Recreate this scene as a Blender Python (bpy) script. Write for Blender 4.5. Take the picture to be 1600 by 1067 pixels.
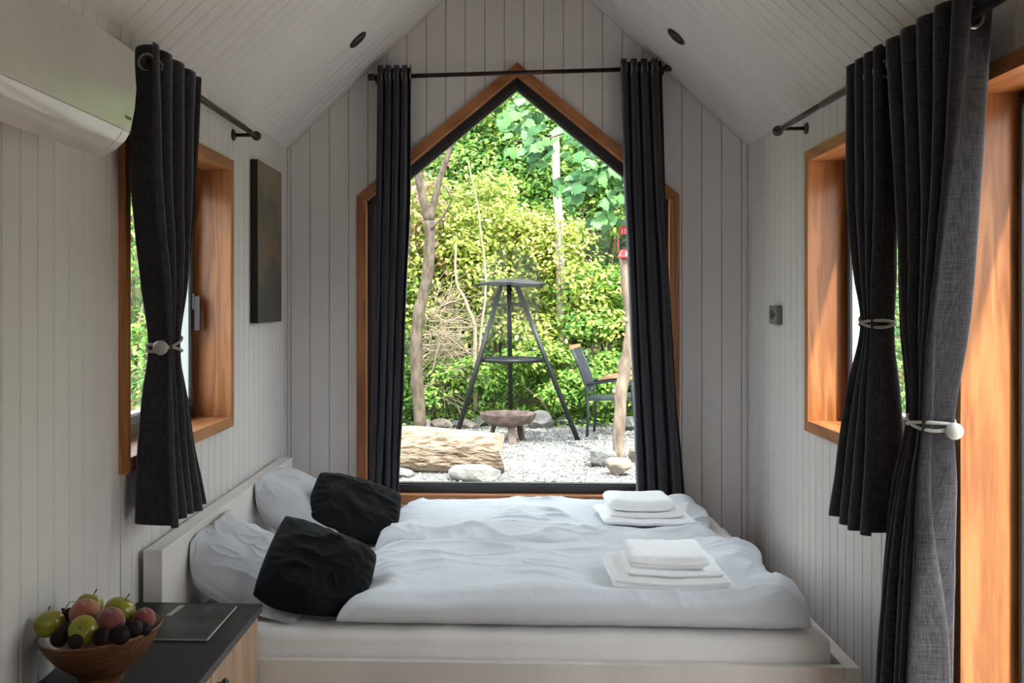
import bpy, bmesh, math, random
import numpy as np
from mathutils import Vector, Matrix, Quaternion

for _o in list(bpy.data.objects):
    bpy.data.objects.remove(_o, do_unlink=True)
scene = bpy.context.scene
col = scene.collection
random.seed(7)
RNG = np.random.default_rng(11)

# ------------------------------------------------------------------ camera, sky, sun, exposure
F = 1570.0                    # focal length in pixels of the 1600 wide frame
YAW = math.radians(2.3)
CZ = 1.42
VPX, VPY = 790.0, 475.0       # vanishing point of the room's long axis
PPX = VPX - F * math.tan(YAW)
cam_d = bpy.data.cameras.new('camera')
cam = bpy.data.objects.new('camera', cam_d)
col.objects.link(cam)
cam.location = (0, 0, CZ)
cam.rotation_euler = (math.pi / 2, 0, YAW)
cam_d.sensor_width = 36.0
cam_d.lens = 36.0 * F / 1600.0
cam_d.shift_x = (800.0 - PPX) / 1600.0
cam_d.shift_y = (VPY - 533.5) / 1600.0
cam_d.clip_start = 0.03
cam_d.clip_end = 200
scene.camera = cam

world = bpy.data.worlds.new('hazy_sky')
scene.world = world
world.use_nodes = True
wn = world.node_tree.nodes
wl = world.node_tree.links
wn.clear()
w_out = wn.new('ShaderNodeOutputWorld')
w_bg = wn.new('ShaderNodeBackground')
w_tc = wn.new('ShaderNodeTexCoord')
w_sep = wn.new('ShaderNodeSeparateXYZ')
w_ramp = wn.new('ShaderNodeValToRGB')
w_ramp.color_ramp.elements[0].position = 0.0
w_ramp.color_ramp.elements[0].color = (1.0, 1.0, 1.0, 1)
w_ramp.color_ramp.elements[1].position = 0.9
w_ramp.color_ramp.elements[1].color = (0.80, 0.90, 1.0, 1)
wl.new(w_tc.outputs['Generated'], w_sep.inputs[0])
wl.new(w_sep.outputs['Z'], w_ramp.inputs['Fac'])
wl.new(w_ramp.outputs['Color'], w_bg.inputs['Color'])
w_bg.inputs['Strength'].default_value = 2.2
wl.new(w_bg.outputs[0], w_out.inputs[0])

sun_d = bpy.data.lights.new('sun', 'SUN')
sun_d.energy = 4.2
sun_d.angle = math.radians(2.0)
sun_d.color = (1.0, 0.95, 0.84)
sun = bpy.data.objects.new('sun', sun_d)
col.objects.link(sun)
_az, _el = math.radians(-21), math.radians(55)     # from behind the camera, a little from the door side
_sd = Vector((math.sin(_az) * math.cos(_el), math.cos(_az) * math.cos(_el), -math.sin(_el)))
sun.rotation_euler = _sd.to_track_quat('-Z', 'Y').to_euler()
sun.location = (-3, -8, 12)

vs = scene.view_settings
scene.display_settings.display_device = 'sRGB'
vs.view_transform = 'Standard'
vs.look = 'None'
vs.gamma = 1.0
vs.use_curve_mapping = False
vs.exposure = 1.45
scene.cycles.diffuse_bounces = 5
scene.cycles.max_bounces = 9
scene.cycles.adaptive_threshold = 0.015
scene.cycles.transparent_max_bounces = 16

_c, _s = math.cos(YAW), math.sin(YAW)


def at_y(px, py, y):
    """point of the photograph lying at distance y into the room"""
    k = (px - PPX) / F
    x = y * (k * _c - _s) / (_c + k * _s)
    yc = -x * _s + y * _c
    return Vector((x, y, CZ + (VPY - py) * yc / F))


def at_x(px, py, x):
    """point of the photograph lying on the plane x = const (side walls)"""
    k = (px - PPX) / F
    y = x * (_c + k * _s) / (k * _c - _s)
    yc = -x * _s + y * _c
    return Vector((x, y, CZ + (VPY - py) * yc / F))


# ------------------------------------------------------------------ materials
MATS = {}


def nodes_of(name):
    m = bpy.data.materials.new(name)
    m.use_nodes = True
    nt = m.node_tree
    return m, nt, nt.nodes['Principled BSDF']


def setp(b, **kw):
    names = {'rough': 'Roughness', 'metal': 'Metallic', 'spec': 'Specular IOR Level', 'sheen': 'Sheen Weight',
             'coat': 'Coat Weight', 'sheenr': 'Sheen Roughness', 'coatr': 'Coat Roughness'}
    for k, v in kw.items():
        if names[k] in b.inputs:
            b.inputs[names[k]].default_value = v


def rgb(c):
    return (c[0], c[1], c[2], 1.0)


def noisy(name, c1, c2, scale=8.0, detail=4.0, stretch=(1, 1, 1), bump=0.0, bscale=None, lo=0.35, hi=0.65, bdist=0.01, **kw):
    """colour that wanders between two tones, plus fine relief"""
    m, nt, b = nodes_of(name)
    tc = nt.nodes.new('ShaderNodeTexCoord')
    mp = nt.nodes.new('ShaderNodeMapping')
    mp.inputs['Scale'].default_value = stretch
    nt.links.new(tc.outputs['Object'], mp.inputs['Vector'])
    n = nt.nodes.new('ShaderNodeTexNoise')
    n.inputs['Scale'].default_value = scale
    n.inputs['Detail'].default_value = detail
    nt.links.new(mp.outputs[0], n.inputs['Vector'])
    r = nt.nodes.new('ShaderNodeValToRGB')
    r.color_ramp.elements[0].position = lo
    r.color_ramp.elements[0].color = rgb(c1)
    r.color_ramp.elements[1].position = hi
    r.color_ramp.elements[1].color = rgb(c2)
    nt.links.new(n.outputs['Fac'], r.inputs['Fac'])
    nt.links.new(r.outputs['Color'], b.inputs['Base Color'])
    if bump:
        n2 = nt.nodes.new('ShaderNodeTexNoise')
        n2.inputs['Scale'].default_value = bscale or scale * 3
        n2.inputs['Detail'].default_value = 3
        nt.links.new(mp.outputs[0], n2.inputs['Vector'])
        bp = nt.nodes.new('ShaderNodeBump')
        bp.inputs['Strength'].default_value = bump
        bp.inputs['Distance'].default_value = bdist
        nt.links.new(n2.outputs['Fac'], bp.inputs['Height'])
        nt.links.new(bp.outputs[0], b.inputs['Normal'])
    setp(b, **kw)
    MATS[name] = m
    return m


def plain(name, c, **kw):
    return noisy(name, tuple(v * 0.94 for v in c), tuple(min(1, v * 1.05) for v in c), scale=6, **kw)


def wood(name, axis, c1, c2, c3, rough=0.45, scale=9.0):
    """grain running along an axis"""
    m, nt, b = nodes_of(name)
    st = [1.0, 1.0, 1.0]
    st[axis] = 0.09
    tc = nt.nodes.new('ShaderNodeTexCoord')
    mp = nt.nodes.new('ShaderNodeMapping')
    mp.inputs['Scale'].default_value = st
    nt.links.new(tc.outputs['Object'], mp.inputs['Vector'])
    n = nt.nodes.new('ShaderNodeTexNoise')
    n.inputs['Scale'].default_value = scale
    n.inputs['Detail'].default_value = 2.0
    n.inputs['Distortion'].default_value = 0.6
    nt.links.new(mp.outputs[0], n.inputs['Vector'])
    # rings of the noise: sine of the height gives flowing growth lines
    mt = nt.nodes.new('ShaderNodeMath')
    mt.operation = 'MULTIPLY'
    mt.inputs[1].default_value = 42.0
    sn = nt.nodes.new('ShaderNodeMath')
    sn.operation = 'SINE'
    nt.links.new(n.outputs['Fac'], mt.inputs[0])
    nt.links.new(mt.outputs[0], sn.inputs[0])
    mr = nt.nodes.new('ShaderNodeMapRange')
    mr.inputs['From Min'].default_value = -1
    mr.inputs['From Max'].default_value = 1
    nt.links.new(sn.outputs[0], mr.inputs['Value'])
    fine = nt.nodes.new('ShaderNodeTexNoise')
    fine.inputs['Scale'].default_value = scale * 14
    fine.inputs['Detail'].default_value = 4
    nt.links.new(mp.outputs[0], fine.inputs['Vector'])
    mx = nt.nodes.new('ShaderNodeMix')
    mx.inputs['Factor'].default_value = 0.55
    nt.links.new(mr.outputs['Result'], mx.inputs['A'])
    nt.links.new(fine.outputs['Fac'], mx.inputs['B'])
    r = nt.nodes.new('ShaderNodeValToRGB')
    e = r.color_ramp.elements
    e[0].position = 0.2
    e[0].color = rgb(c1)
    e[1].position = 0.8
    e[1].color = rgb(c3)
    k = e.new(0.5)
    k.color = rgb(c2)
    nt.links.new(mx.outputs['Result'], r.inputs['Fac'])
    nt.links.new(r.outputs['Color'], b.inputs['Base Color'])
    bp = nt.nodes.new('ShaderNodeBump')
    bp.inputs['Strength'].default_value = 0.15
    bp.inputs['Distance'].default_value = 0.002
    nt.links.new(mx.outputs['Result'], bp.inputs['Height'])
    nt.links.new(bp.outputs[0], b.inputs['Normal'])
    setp(b, rough=rough, coat=0.12)
    MATS[name] = m
    return m


def weave(name, c1, c2, sheen=0.5, dens=420.0, rough=0.85, sheen_tint=(1, 1, 1), slub=1.0):
    """woven cloth with slubby threads; coordinates u across, v down come from the UV map"""
    m, nt, b = nodes_of(name)
    tc = nt.nodes.new('ShaderNodeTexCoord')
    outs = []
    for st in ((dens * 0.07, dens, 1), (dens, dens * 0.07, 1)):
        mp = nt.nodes.new('ShaderNodeMapping')
        mp.inputs['Scale'].default_value = st
        nt.links.new(tc.outputs['UV'], mp.inputs['Vector'])
        n = nt.nodes.new('ShaderNodeTexNoise')
        n.inputs['Scale'].default_value = 1.0
        n.inputs['Detail'].default_value = 2.0
        nt.links.new(mp.outputs[0], n.inputs['Vector'])
        outs.append(n)
    ad = nt.nodes.new('ShaderNodeMath')
    ad.operation = 'ADD'
    nt.links.new(outs[0].outputs['Fac'], ad.inputs[0])
    nt.links.new(outs[1].outputs['Fac'], ad.inputs[1])
    r = nt.nodes.new('ShaderNodeValToRGB')
    r.color_ramp.elements[0].position = 0.38
    r.color_ramp.elements[0].color = rgb(c1)
    r.color_ramp.elements[1].position = 0.66
    r.color_ramp.elements[1].color = rgb(c2)
    hf = nt.nodes.new('ShaderNodeMath')
    hf.operation = 'MULTIPLY'
    hf.inputs[1].default_value = 0.5
    nt.links.new(ad.outputs[0], hf.inputs[0])
    nt.links.new(hf.outputs[0], r.inputs['Fac'])
    nt.links.new(r.outputs['Color'], b.inputs['Base Color'])
    bp = nt.nodes.new('ShaderNodeBump')
    bp.inputs['Strength'].default_value = 0.35 * slub
    bp.inputs['Distance'].default_value = 0.002
    nt.links.new(ad.outputs[0], bp.inputs['Height'])
    nt.links.new(bp.outputs[0], b.inputs['Normal'])
    setp(b, rough=rough, sheen=sheen, sheenr=0.4, spec=0.2)
    if 'Sheen Tint' in b.inputs:
        b.inputs['Sheen Tint'].default_value = rgb(sheen_tint)
    MATS[name] = m
    return m


def leafmat(name, stops, transl=0.35, rough=0.45):
    """leaf green that differs from leaf to leaf"""
    m, nt, b = nodes_of(name)
    g = nt.nodes.new('ShaderNodeNewGeometry')
    r = nt.nodes.new('ShaderNodeValToRGB')
    e = r.color_ramp.elements
    e[0].position = stops[0][0]
    e[0].color = rgb(stops[0][1])
    e[1].position = stops[-1][0]
    e[1].color = rgb(stops[-1][1])
    for p, c in stops[1:-1]:
        k = e.new(p)
        k.color = rgb(c)
    nt.links.new(g.outputs['Random Per Island'], r.inputs['Fac'])
    nt.links.new(r.outputs['Color'], b.inputs['Base Color'])
    setp(b, rough=rough, spec=0.35)
    t = nt.nodes.new('ShaderNodeBsdfTranslucent')
    nt.links.new(r.outputs['Color'], t.inputs['Color'])
    mx = nt.nodes.new('ShaderNodeMixShader')
    mx.inputs['Fac'].default_value = transl
    out = nt.nodes['Material Output']
    nt.links.new(b.outputs[0], mx.inputs[1])
    nt.links.new(t.outputs[0], mx.inputs[2])
    nt.links.new(mx.outputs[0], out.inputs['Surface'])
    MATS[name] = m
    return m


def glassmat(name, tint=(0.97, 0.985, 0.98), refl=0.07):
    m = bpy.data.materials.new(name)
    m.use_nodes = True
    nt = m.node_tree
    nt.nodes.clear()
    out = nt.nodes.new('ShaderNodeOutputMaterial')
    tr = nt.nodes.new('ShaderNodeBsdfTransparent')
    tr.inputs['Color'].default_value = rgb(tint)
    gl = nt.nodes.new('ShaderNodeBsdfGlossy')
    gl.inputs['Roughness'].default_value = 0.02
    # thin-pane reflectance: few percent straight on, rising towards grazing, the same from both faces
    ge = nt.nodes.new('ShaderNodeNewGeometry')
    dt = nt.nodes.new('ShaderNodeVectorMath')
    dt.operation = 'DOT_PRODUCT'
    nt.links.new(ge.outputs['Normal'], dt.inputs[0])
    nt.links.new(ge.outputs['Incoming'], dt.inputs[1])
    chain = dt.outputs['Value']
    for op, val in (('ABSOLUTE', None), ('SUBTRACT', 1.0), ('POWER', 5.0), ('MULTIPLY_ADD', refl * 4)):
        q = nt.nodes.new('ShaderNodeMath')
        q.operation = op
        q.use_clamp = op != 'ABSOLUTE'
        if op == 'SUBTRACT':
            q.inputs[0].default_value = val
            nt.links.new(chain, q.inputs[1])
        else:
            nt.links.new(chain, q.inputs[0])
            if val is not None:
                q.inputs[1].default_value = val
        if op == 'MULTIPLY_ADD':
            q.inputs[2].default_value = refl * 0.12
        chain = q.outputs[0]
    mx = nt.nodes.new('ShaderNodeMixShader')
    nt.links.new(chain, mx.inputs['Fac'])
    nt.links.new(tr.outputs[0], mx.inputs[1])
    nt.links.new(gl.outputs[0], mx.inputs[2])
    nt.links.new(mx.outputs[0], out.inputs['Surface'])
    MATS[name] = m
    return m


M_BOARD = noisy('painted_boards', (0.635, 0.602, 0.595), (0.675, 0.64, 0.632), scale=3.0, stretch=(1, 1, 0.3), bump=0.05, bscale=60, rough=0.5)
M_BACK = plain('painted_groove', (0.46, 0.45, 0.43), rough=0.7)
M_FLOOR = wood('floor_wood', 1, (0.20, 0.12, 0.07), (0.27, 0.17, 0.10), (0.33, 0.21, 0.13), rough=0.5, scale=4)
WC = ((0.26, 0.085, 0.022), (0.37, 0.135, 0.038), (0.46, 0.185, 0.06))
M_WOOD = [wood('stained_larch_x', 0, *WC), wood('stained_larch_y', 1, *WC), wood('stained_larch_z', 2, *WC)]
M_SLOPE = noisy('stained_larch_slope', WC[0], WC[2], scale=6, stretch=(1, 1, 1), bump=0.05, rough=0.45, coat=0.12)
M_ANTH = plain('anthracite_frame', (0.018, 0.019, 0.022), rough=0.35)
M_ANTHB = plain('blue_grey_frame', (0.05, 0.065, 0.08), rough=0.4)
M_SEAL = plain('pale_glazing_bead', (0.55, 0.6, 0.6), rough=0.4)
M_GLASS = glassmat('window_glass')
M_CURT = weave('charcoal_curtain', (0.016, 0.0155, 0.0175), (0.056, 0.054, 0.065), sheen=0.45, sheen_tint=(0.85, 0.83, 1.0))
M_ROD = noisy('bronze_rod', (0.03, 0.018, 0.014), (0.055, 0.032, 0.025), scale=30, rough=0.35, metal=0.7)
M_RODG = noisy('gunmetal_rod', (0.05, 0.05, 0.05), (0.09, 0.085, 0.085), scale=30, rough=0.32, metal=0.8)
M_RING = plain('nickel_ring', (0.34, 0.31, 0.29), rough=0.3, metal=0.95)
M_ROPE = noisy('tie_cord', (0.55, 0.53, 0.50), (0.70, 0.68, 0.65), scale=200, bump=0.5, rough=0.8)
M_ROPE2 = noisy('beige_tie_cord', (0.36, 0.32, 0.28), (0.48, 0.44, 0.39), scale=200, bump=0.5, rough=0.8)
M_BALL = plain('pale_ball', (0.72, 0.72, 0.72), rough=0.4)
M_BALL2 = plain('taupe_ball', (0.36, 0.33, 0.31), rough=0.45)
M_AC = plain('white_gloss_plastic', (0.64, 0.61, 0.58), rough=0.22, coat=0.15, coatr=0.1)
M_ACF = plain('white_flap_plastic', (0.68, 0.65, 0.63), rough=0.18, coat=0.3)
M_DARKP = plain('dark_plastic', (0.02, 0.02, 0.02), rough=0.4)
M_GREYP = plain('grey_print', (0.10, 0.10, 0.09), rough=0.5)
M_BEDW = plain('white_bed_board', (0.72, 0.68, 0.65), rough=0.35, coat=0.1)
M_SHEET = noisy('white_sheet', (0.78, 0.76, 0.75), (0.84, 0.82, 0.815), scale=5, bump=0.08, bscale=300, rough=0.85, sheen=0.1)
M_LINEN = noisy('grey_linen', (0.62, 0.645, 0.69), (0.68, 0.705, 0.75), scale=7, bump=0.15, bscale=260, bdist=0.003, rough=0.85, sheen=0.15)
M_LINEN2 = noisy('grey_pillow_cotton', (0.45, 0.46, 0.49), (0.54, 0.55, 0.58), scale=7, bump=0.15, bscale=260, bdist=0.003, rough=0.85, sheen=0.15)
M_BLACK = noisy('black_cotton', (0.004, 0.0045, 0.0055), (0.007, 0.0078, 0.0095), scale=9, bump=0.2, bscale=300, bdist=0.002, rough=0.9, sheen=0.04, spec=0.15)
M_TOWEL = noisy('white_terry', (0.93, 0.935, 0.95), (0.97, 0.972, 0.985), scale=40, bump=0.04, bscale=420, bdist=0.001, rough=0.95)
M_CABTOP = noisy('dark_laminate', (0.017, 0.016, 0.017), (0.024, 0.023, 0.024), scale=20, bump=0.05, bscale=300, rough=0.5, spec=0.2)
M_CABEDGE = plain('grey_edge_band', (0.07, 0.07, 0.075), rough=0.5)
M_OAK = wood('pale_oak', 2, (0.34, 0.22, 0.14), (0.42, 0.28, 0.185), (0.47, 0.32, 0.21), rough=0.55, scale=7)
M_BOUNCE_DECK = wood('bounce_deck_wood', 1, (0.52, 0.42, 0.34), (0.60, 0.50, 0.41), (0.66, 0.56, 0.47), rough=0.7, scale=5)
M_BOWL = wood('bowl_wood', 0, (0.085, 0.032, 0.013), (0.125, 0.05, 0.02), (0.165, 0.07, 0.028), rough=0.5, scale=16)
M_APPLE = noisy('yellow_green_apple', (0.21, 0.21, 0.015), (0.34, 0.30, 0.025), scale=14, rough=0.3, coat=0.2)
M_PEACH = noisy('blushing_peach', (0.24, 0.05, 0.03), (0.44, 0.20, 0.09), scale=18, lo=0.3, hi=0.7, rough=0.8, sheen=0.4)
M_PEACHR = noisy('red_peach', (0.14, 0.02, 0.02), (0.27, 0.065, 0.045), scale=18, lo=0.3, hi=0.7, rough=0.8, sheen=0.4)
M_PLUM = noisy('dark_plum', (0.008, 0.003, 0.005), (0.020, 0.006, 0.010), scale=18, rough=0.6, spec=0.2)
M_STEM = plain('brown_stem', (0.10, 0.06, 0.03), rough=0.8)
M_MAG = noisy('magazine_cover', (0.012, 0.012, 0.012), (0.06, 0.06, 0.065), scale=9, lo=0.45, hi=0.75, rough=0.35, spec=0.1)
M_MAGBAND = plain('magazine_band', (0.02, 0.02, 0.02), rough=0.35, spec=0.1)
M_MAGRED = plain('magazine_brown_patch', (0.06, 0.026, 0.02), rough=0.4, spec=0.25)
M_PAPER = plain('paper_edge', (0.55, 0.53, 0.48), rough=0.7)
M_BEIGE = plain('beige_print', (0.30, 0.27, 0.21), rough=0.3)
M_CANVASE = plain('canvas_edge', (0.012, 0.011, 0.010), rough=0.8)
M_SWITCH = plain('grey_switch', (0.16, 0.16, 0.155), rough=0.4)
M_SWITCHD = plain('dark_switch', (0.05, 0.05, 0.05), rough=0.4)
M_BARK = noisy('grey_brown_bark', (0.060, 0.046, 0.032), (0.14, 0.108, 0.078), scale=22, stretch=(1, 1, 0.35), bump=0.6, bscale=40, bdist=0.02, rough=0.9)
M_PALEBARK = noisy('pale_bark', (0.30, 0.25, 0.20), (0.46, 0.40, 0.33), scale=16, stretch=(1, 1, 0.3), bump=0.3, bscale=40, rough=0.9)
M_LOG = noisy('weathered_log', (0.10, 0.062, 0.036), (0.33, 0.255, 0.185), scale=24, detail=7, stretch=(0.30, 1, 1), bump=1.0, bscale=34, bdist=0.05, lo=0.34, hi=0.60, rough=0.9)
M_LOGEND = noisy('log_end_grain', (0.26, 0.20, 0.14), (0.36, 0.29, 0.22), scale=30, bump=0.3, rough=0.9)
M_POST = noisy('peeled_post', (0.12, 0.083, 0.058), (0.27, 0.21, 0.16), scale=18, stretch=(1, 1, 0.25), bump=0.7, bscale=30, bdist=0.02, rough=0.9)
M_TWIG = plain('dry_twig', (0.30, 0.24, 0.17), rough=0.9)
M_TWIGD = plain('dark_twig', (0.10, 0.08, 0.06), rough=0.9)
M_ROCK = noisy('grey_rock', (0.11, 0.11, 0.106), (0.20, 0.195, 0.185), scale=7, bump=0.6, bscale=22, bdist=0.03, rough=0.95)
M_ROCKT = noisy('tan_rock', (0.185, 0.145, 0.115), (0.29, 0.24, 0.20), scale=7, bump=0.6, bscale=22, bdist=0.03, rough=0.95)
M_GRAVEL = noisy('grey_gravel', (0.14, 0.134, 0.127), (0.28, 0.27, 0.26), scale=55, detail=6, bump=0.9, bscale=70, bdist=0.03, rough=0.95)
M_PEBBLE = leafmat('pebble_tones', [(0.0, (0.08, 0.076, 0.071)), (0.5, (0.22, 0.212, 0.203)), (1.0, (0.37, 0.355, 0.34))], transl=0.0, rough=0.9)
M_SOIL = noisy('leaf_litter', (0.06, 0.055, 0.025), (0.14, 0.12, 0.05), scale=9, detail=6, bump=0.8, bscale=20, bdist=0.08, rough=0.95)
M_STEEL = plain('black_steel', (0.012, 0.013, 0.014), rough=0.5, metal=0.2)
M_RUST = noisy('rusty_steel', (0.085, 0.055, 0.048), (0.17, 0.12, 0.105), scale=14, bump=0.2, rough=0.8, metal=0.1)
M_CHAIRM = plain('anthracite_tube', (0.03, 0.037, 0.045), rough=0.4, metal=0.2)
M_TEAK = wood('teak_slat', 0, (0.25, 0.12, 0.06), (0.34, 0.18, 0.09), (0.42, 0.24, 0.13), scale=12)
M_RED = plain('red_lantern_paint', (0.45, 0.035, 0.045), rough=0.25, coat=0.4)
M_LGLASS = glassmat('lantern_glass', tint=(0.55, 0.62, 0.62))
M_ROOF = plain('dark_roof', (0.03, 0.03, 0.033), rough=0.7)
M_LEAFY = leafmat('yellow_green_leaf', [(0.0, (0.12, 0.22, 0.03)), (0.3, (0.30, 0.42, 0.06)), (0.65, (0.50, 0.54, 0.12)), (0.9, (0.70, 0.64, 0.24)), (1.0, (0.66, 0.44, 0.20))], transl=0.35)
M_LEAFG = leafmat('mid_green_leaf', [(0.0, (0.06, 0.16, 0.03)), (0.5, (0.18, 0.36, 0.06)), (0.9, (0.36, 0.50, 0.10)), (1.0, (0.55, 0.58, 0.18))], transl=0.35)
M_LEAFD = leafmat('deep_green_leaf', [(0.0, (0.05, 0.14, 0.04)), (0.6, (0.14, 0.31, 0.07)), (1.0, (0.32, 0.48, 0.12))], transl=0.35)
M_LEAFB = [plain('broad_leaf_green_%d' % i, c, rough=0.6, spec=0.2) for i, c in enumerate(((0.05, 0.14, 0.04), (0.085, 0.20, 0.055), (0.12, 0.25, 0.10), (0.035, 0.105, 0.035)))]
M_DRYLEAF = leafmat('withered_leaf', [(0.0, (0.22, 0.12, 0.08)), (1.0, (0.48, 0.33, 0.24))], transl=0.2)


# ------------------------------------------------------------------ builders
def origin(o):
    v = Vector((0, 0, 0))
    while o is not None:
        v += o.location
        o = o.parent
    return v


def link(name, me, parent=None, loc=None):
    o = bpy.data.objects.new(name, me)
    col.objects.link(o)
    if parent is not None:
        o.parent = parent
    if loc is not None:
        o.location = loc
    return o


def tag(o, label=None, cat=None, group=None, kind=None):
    if label:
        o['label'] = label
    if cat:
        o['category'] = cat
    if group:
        o['group'] = group
    if kind:
        o['kind'] = kind
    return o


def empty(name, loc, label=None, cat=None, group=None, kind=None):
    o = link(name, None, None, Vector(loc))
    o.empty_display_size = 0.05
    return tag(o, label, cat, group, kind)


def mk(name, verts, faces, mat, parent=None, smooth=False, uv=None, recenter=True):
    """one mesh object from world coordinates"""
    v = np.asarray(verts, dtype=np.float64).reshape(-1, 3)
    if parent is not None:
        org = np.array(origin(parent))
    elif recenter:
        org = np.array([(v[:, 0].min() + v[:, 0].max()) / 2, (v[:, 1].min() + v[:, 1].max()) / 2, v[:, 2].min()])
    else:
        org = np.zeros(3)
    me = bpy.data.meshes.new(name)
    if isinstance(faces, np.ndarray):
        fast_mesh(me, v - org, faces)
    else:
        me.from_pydata([tuple(p) for p in (v - org)], [], [tuple(f) for f in faces])
        _b = bmesh.new()
        _b.from_mesh(me)
        bmesh.ops.recalc_face_normals(_b, faces=_b.faces)
        _b.to_mesh(me)
        _b.free()
    mats = mat if isinstance(mat, (list, tuple)) else [mat]
    for m in mats:
        me.materials.append(m)
    if smooth:
        me.polygons.foreach_set('use_smooth', [True] * len(me.polygons))
    if uv is not None:
        layer = me.uv_layers.new(name='UVMap')
        li = np.zeros(len(me.loops), dtype=np.int32)
        me.loops.foreach_get('vertex_index', li)
        layer.data.foreach_set('uv', np.asarray(uv, dtype=np.float32)[li].ravel())
    me.update()
    o = link(name, me, parent)
    if parent is None and recenter:
        o.location = Vector(org)
    return o


def fast_mesh(me, v, f):
    n, k = f.shape
    me.vertices.add(len(v))
    me.vertices.foreach_set('co', np.ascontiguousarray(v, dtype=np.float32).ravel())
    me.loops.add(n * k)
    me.loops.foreach_set('vertex_index', np.ascontiguousarray(f, dtype=np.int32).ravel())
    me.polygons.add(n)
    me.polygons.foreach_set('loop_start', np.arange(0, n * k, k, dtype=np.int32))
    me.polygons.foreach_set('loop_total', np.full(n, k, dtype=np.int32))
    me.update(calc_edges=True)


def bevel(o, w, seg=2, angle=40):
    m = o.modifiers.new('bevel', 'BEVEL')
    m.width = w
    m.segments = seg
    m.limit_method = 'ANGLE'
    m.angle_limit = math.radians(angle)
    for p in o.data.polygons:
        p.use_smooth = True
    try:
        wn_ = o.modifiers.new('wn', 'WEIGHTED_NORMAL')
        wn_.keep_sharp = True
    except Exception:
        pass
    return o


class MB:
    """collects shapes that become one mesh"""
    def __init__(self):
        self.v, self.f = [], []

    def add(self, verts, faces):
        b = len(self.v)
        self.v += [tuple(p) for p in verts]
        self.f += [tuple(i + b for i in fa) for fa in faces]
        return self

    def box(self, lo, hi):
        x0, y0, z0 = lo
        x1, y1, z1 = hi
        return self.add([(x0, y0, z0), (x1, y0, z0), (x1, y1, z0), (x0, y1, z0), (x0, y0, z1), (x1, y0, z1), (x1, y1, z1), (x0, y1, z1)],
                        [(0, 3, 2, 1), (4, 5, 6, 7), (0, 1, 5, 4), (1, 2, 6, 5), (2, 3, 7, 6), (3, 0, 4, 7)])

    def prism(self, front, back):
        n = len(front)
        fs = [tuple(range(n)), tuple(range(2 * n - 1, n - 1, -1))]
        for i in range(n):
            j = (i + 1) % n
            fs.append((j, i, i + n, j + n))
        return self.add(list(front) + list(back), fs)

    def tube(self, pts, radii, n=8, cap=True):
        pts = [Vector(p) for p in pts]
        if not hasattr(radii, '__len__'):
            radii = [radii] * len(pts)
        rings = []
        up = None
        for i, p in enumerate(pts):
            a = pts[max(0, i - 1)]
            b = pts[min(len(pts) - 1, i + 1)]
            t = (b - a).normalized()
            if up is None:
                up = Vector((0, 0, 1)) if abs(t.z) < 0.9 else Vector((1, 0, 0))
            s = t.cross(up).normalized()
            up = s.cross(t).normalized()
            rings.append([p + radii[i] * (math.cos(2 * math.pi * k / n) * s + math.sin(2 * math.pi * k / n) * up) for k in range(n)])
        v = [q for r in rings for q in r]
        f = []
        for i in range(len(rings) - 1):
            for k in range(n):
                k2 = (k + 1) % n
                f.append((i * n + k, i * n + k2, (i + 1) * n + k2, (i + 1) * n + k))
        if cap:
            f.append(tuple(range(n - 1, -1, -1)))
            f.append(tuple((len(rings) - 1) * n + k for k in range(n)))
        return self.add(v, f)

    def lathe(self, prof, center, n=24, axis=None, close=False):
        """prof: list of (radius, height) along +z or a given axis"""
        c = Vector(center)
        q = Vector((0, 0, 1)).rotation_difference(Vector(axis).normalized()) if axis is not None else Quaternion()
        v = []
        for r, h in prof:
            for k in range(n):
                a = 2 * math.pi * k / n
                v.append(c + q @ Vector((r * math.cos(a), r * math.sin(a), h)))
        f = []
        m = len(prof)
        for i in range(m - 1 if not close else m):
            i2 = (i + 1) % m
            for k in range(n):
                k2 = (k + 1) % n
                f.append((i * n + k, i * n + k2, i2 * n + k2, i2 * n + k))
        if not close:
            f.append(tuple(range(n - 1, -1, -1)))
            f.append(tuple((m - 1) * n + k for k in range(n)))
        return self.add(v, f)

    def build(self, name, mat, parent=None, smooth=False, bev=0.0):
        o = mk(name, self.v, self.f, mat, parent, smooth)
        if bev:
            bevel(o, bev)
        return o


def inset(poly, w):
    """polygon (counter-clockwise) shrunk by w"""
    n = len(poly)
    out = []
    for i in range(n):
        p0, p1, p2 = (Vector(poly[i - 1]), Vector(poly[i]), Vector(poly[(i + 1) % n]))
        d1, d2 = (p1 - p0).normalized(), (p2 - p1).normalized()
        n1, n2 = Vector((-d1.y, d1.x)), Vector((-d2.y, d2.x))
        k = (n1 + n2)
        k = k / max(1e-6, k.dot(n1))
        out.append(tuple(p1 + k * w))
    return out


def ring(outer, w, d0, d1, to3d, name, mats, parent, bev=0.0015):
    """mitred frame members along a polygon: one object for each side"""
    inner = inset(outer, w)
    n = len(outer)
    res = []
    for i in range(n):
        j = (i + 1) % n
        q = [outer[i], outer[j], inner[j], inner[i]]
        m = MB().prism([to3d(p, d0) for p in q], [to3d(p, d1) for p in q])
        mat = mats[i] if isinstance(mats, (list, tuple)) else mats
        o = m.build(name, mat, parent)
        if bev:
            bevel(o, bev, 2)
        res.append(o)
    return inner, res


# vectorised value noise
_LAT = np.random.default_rng(5).random((64, 64))


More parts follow.
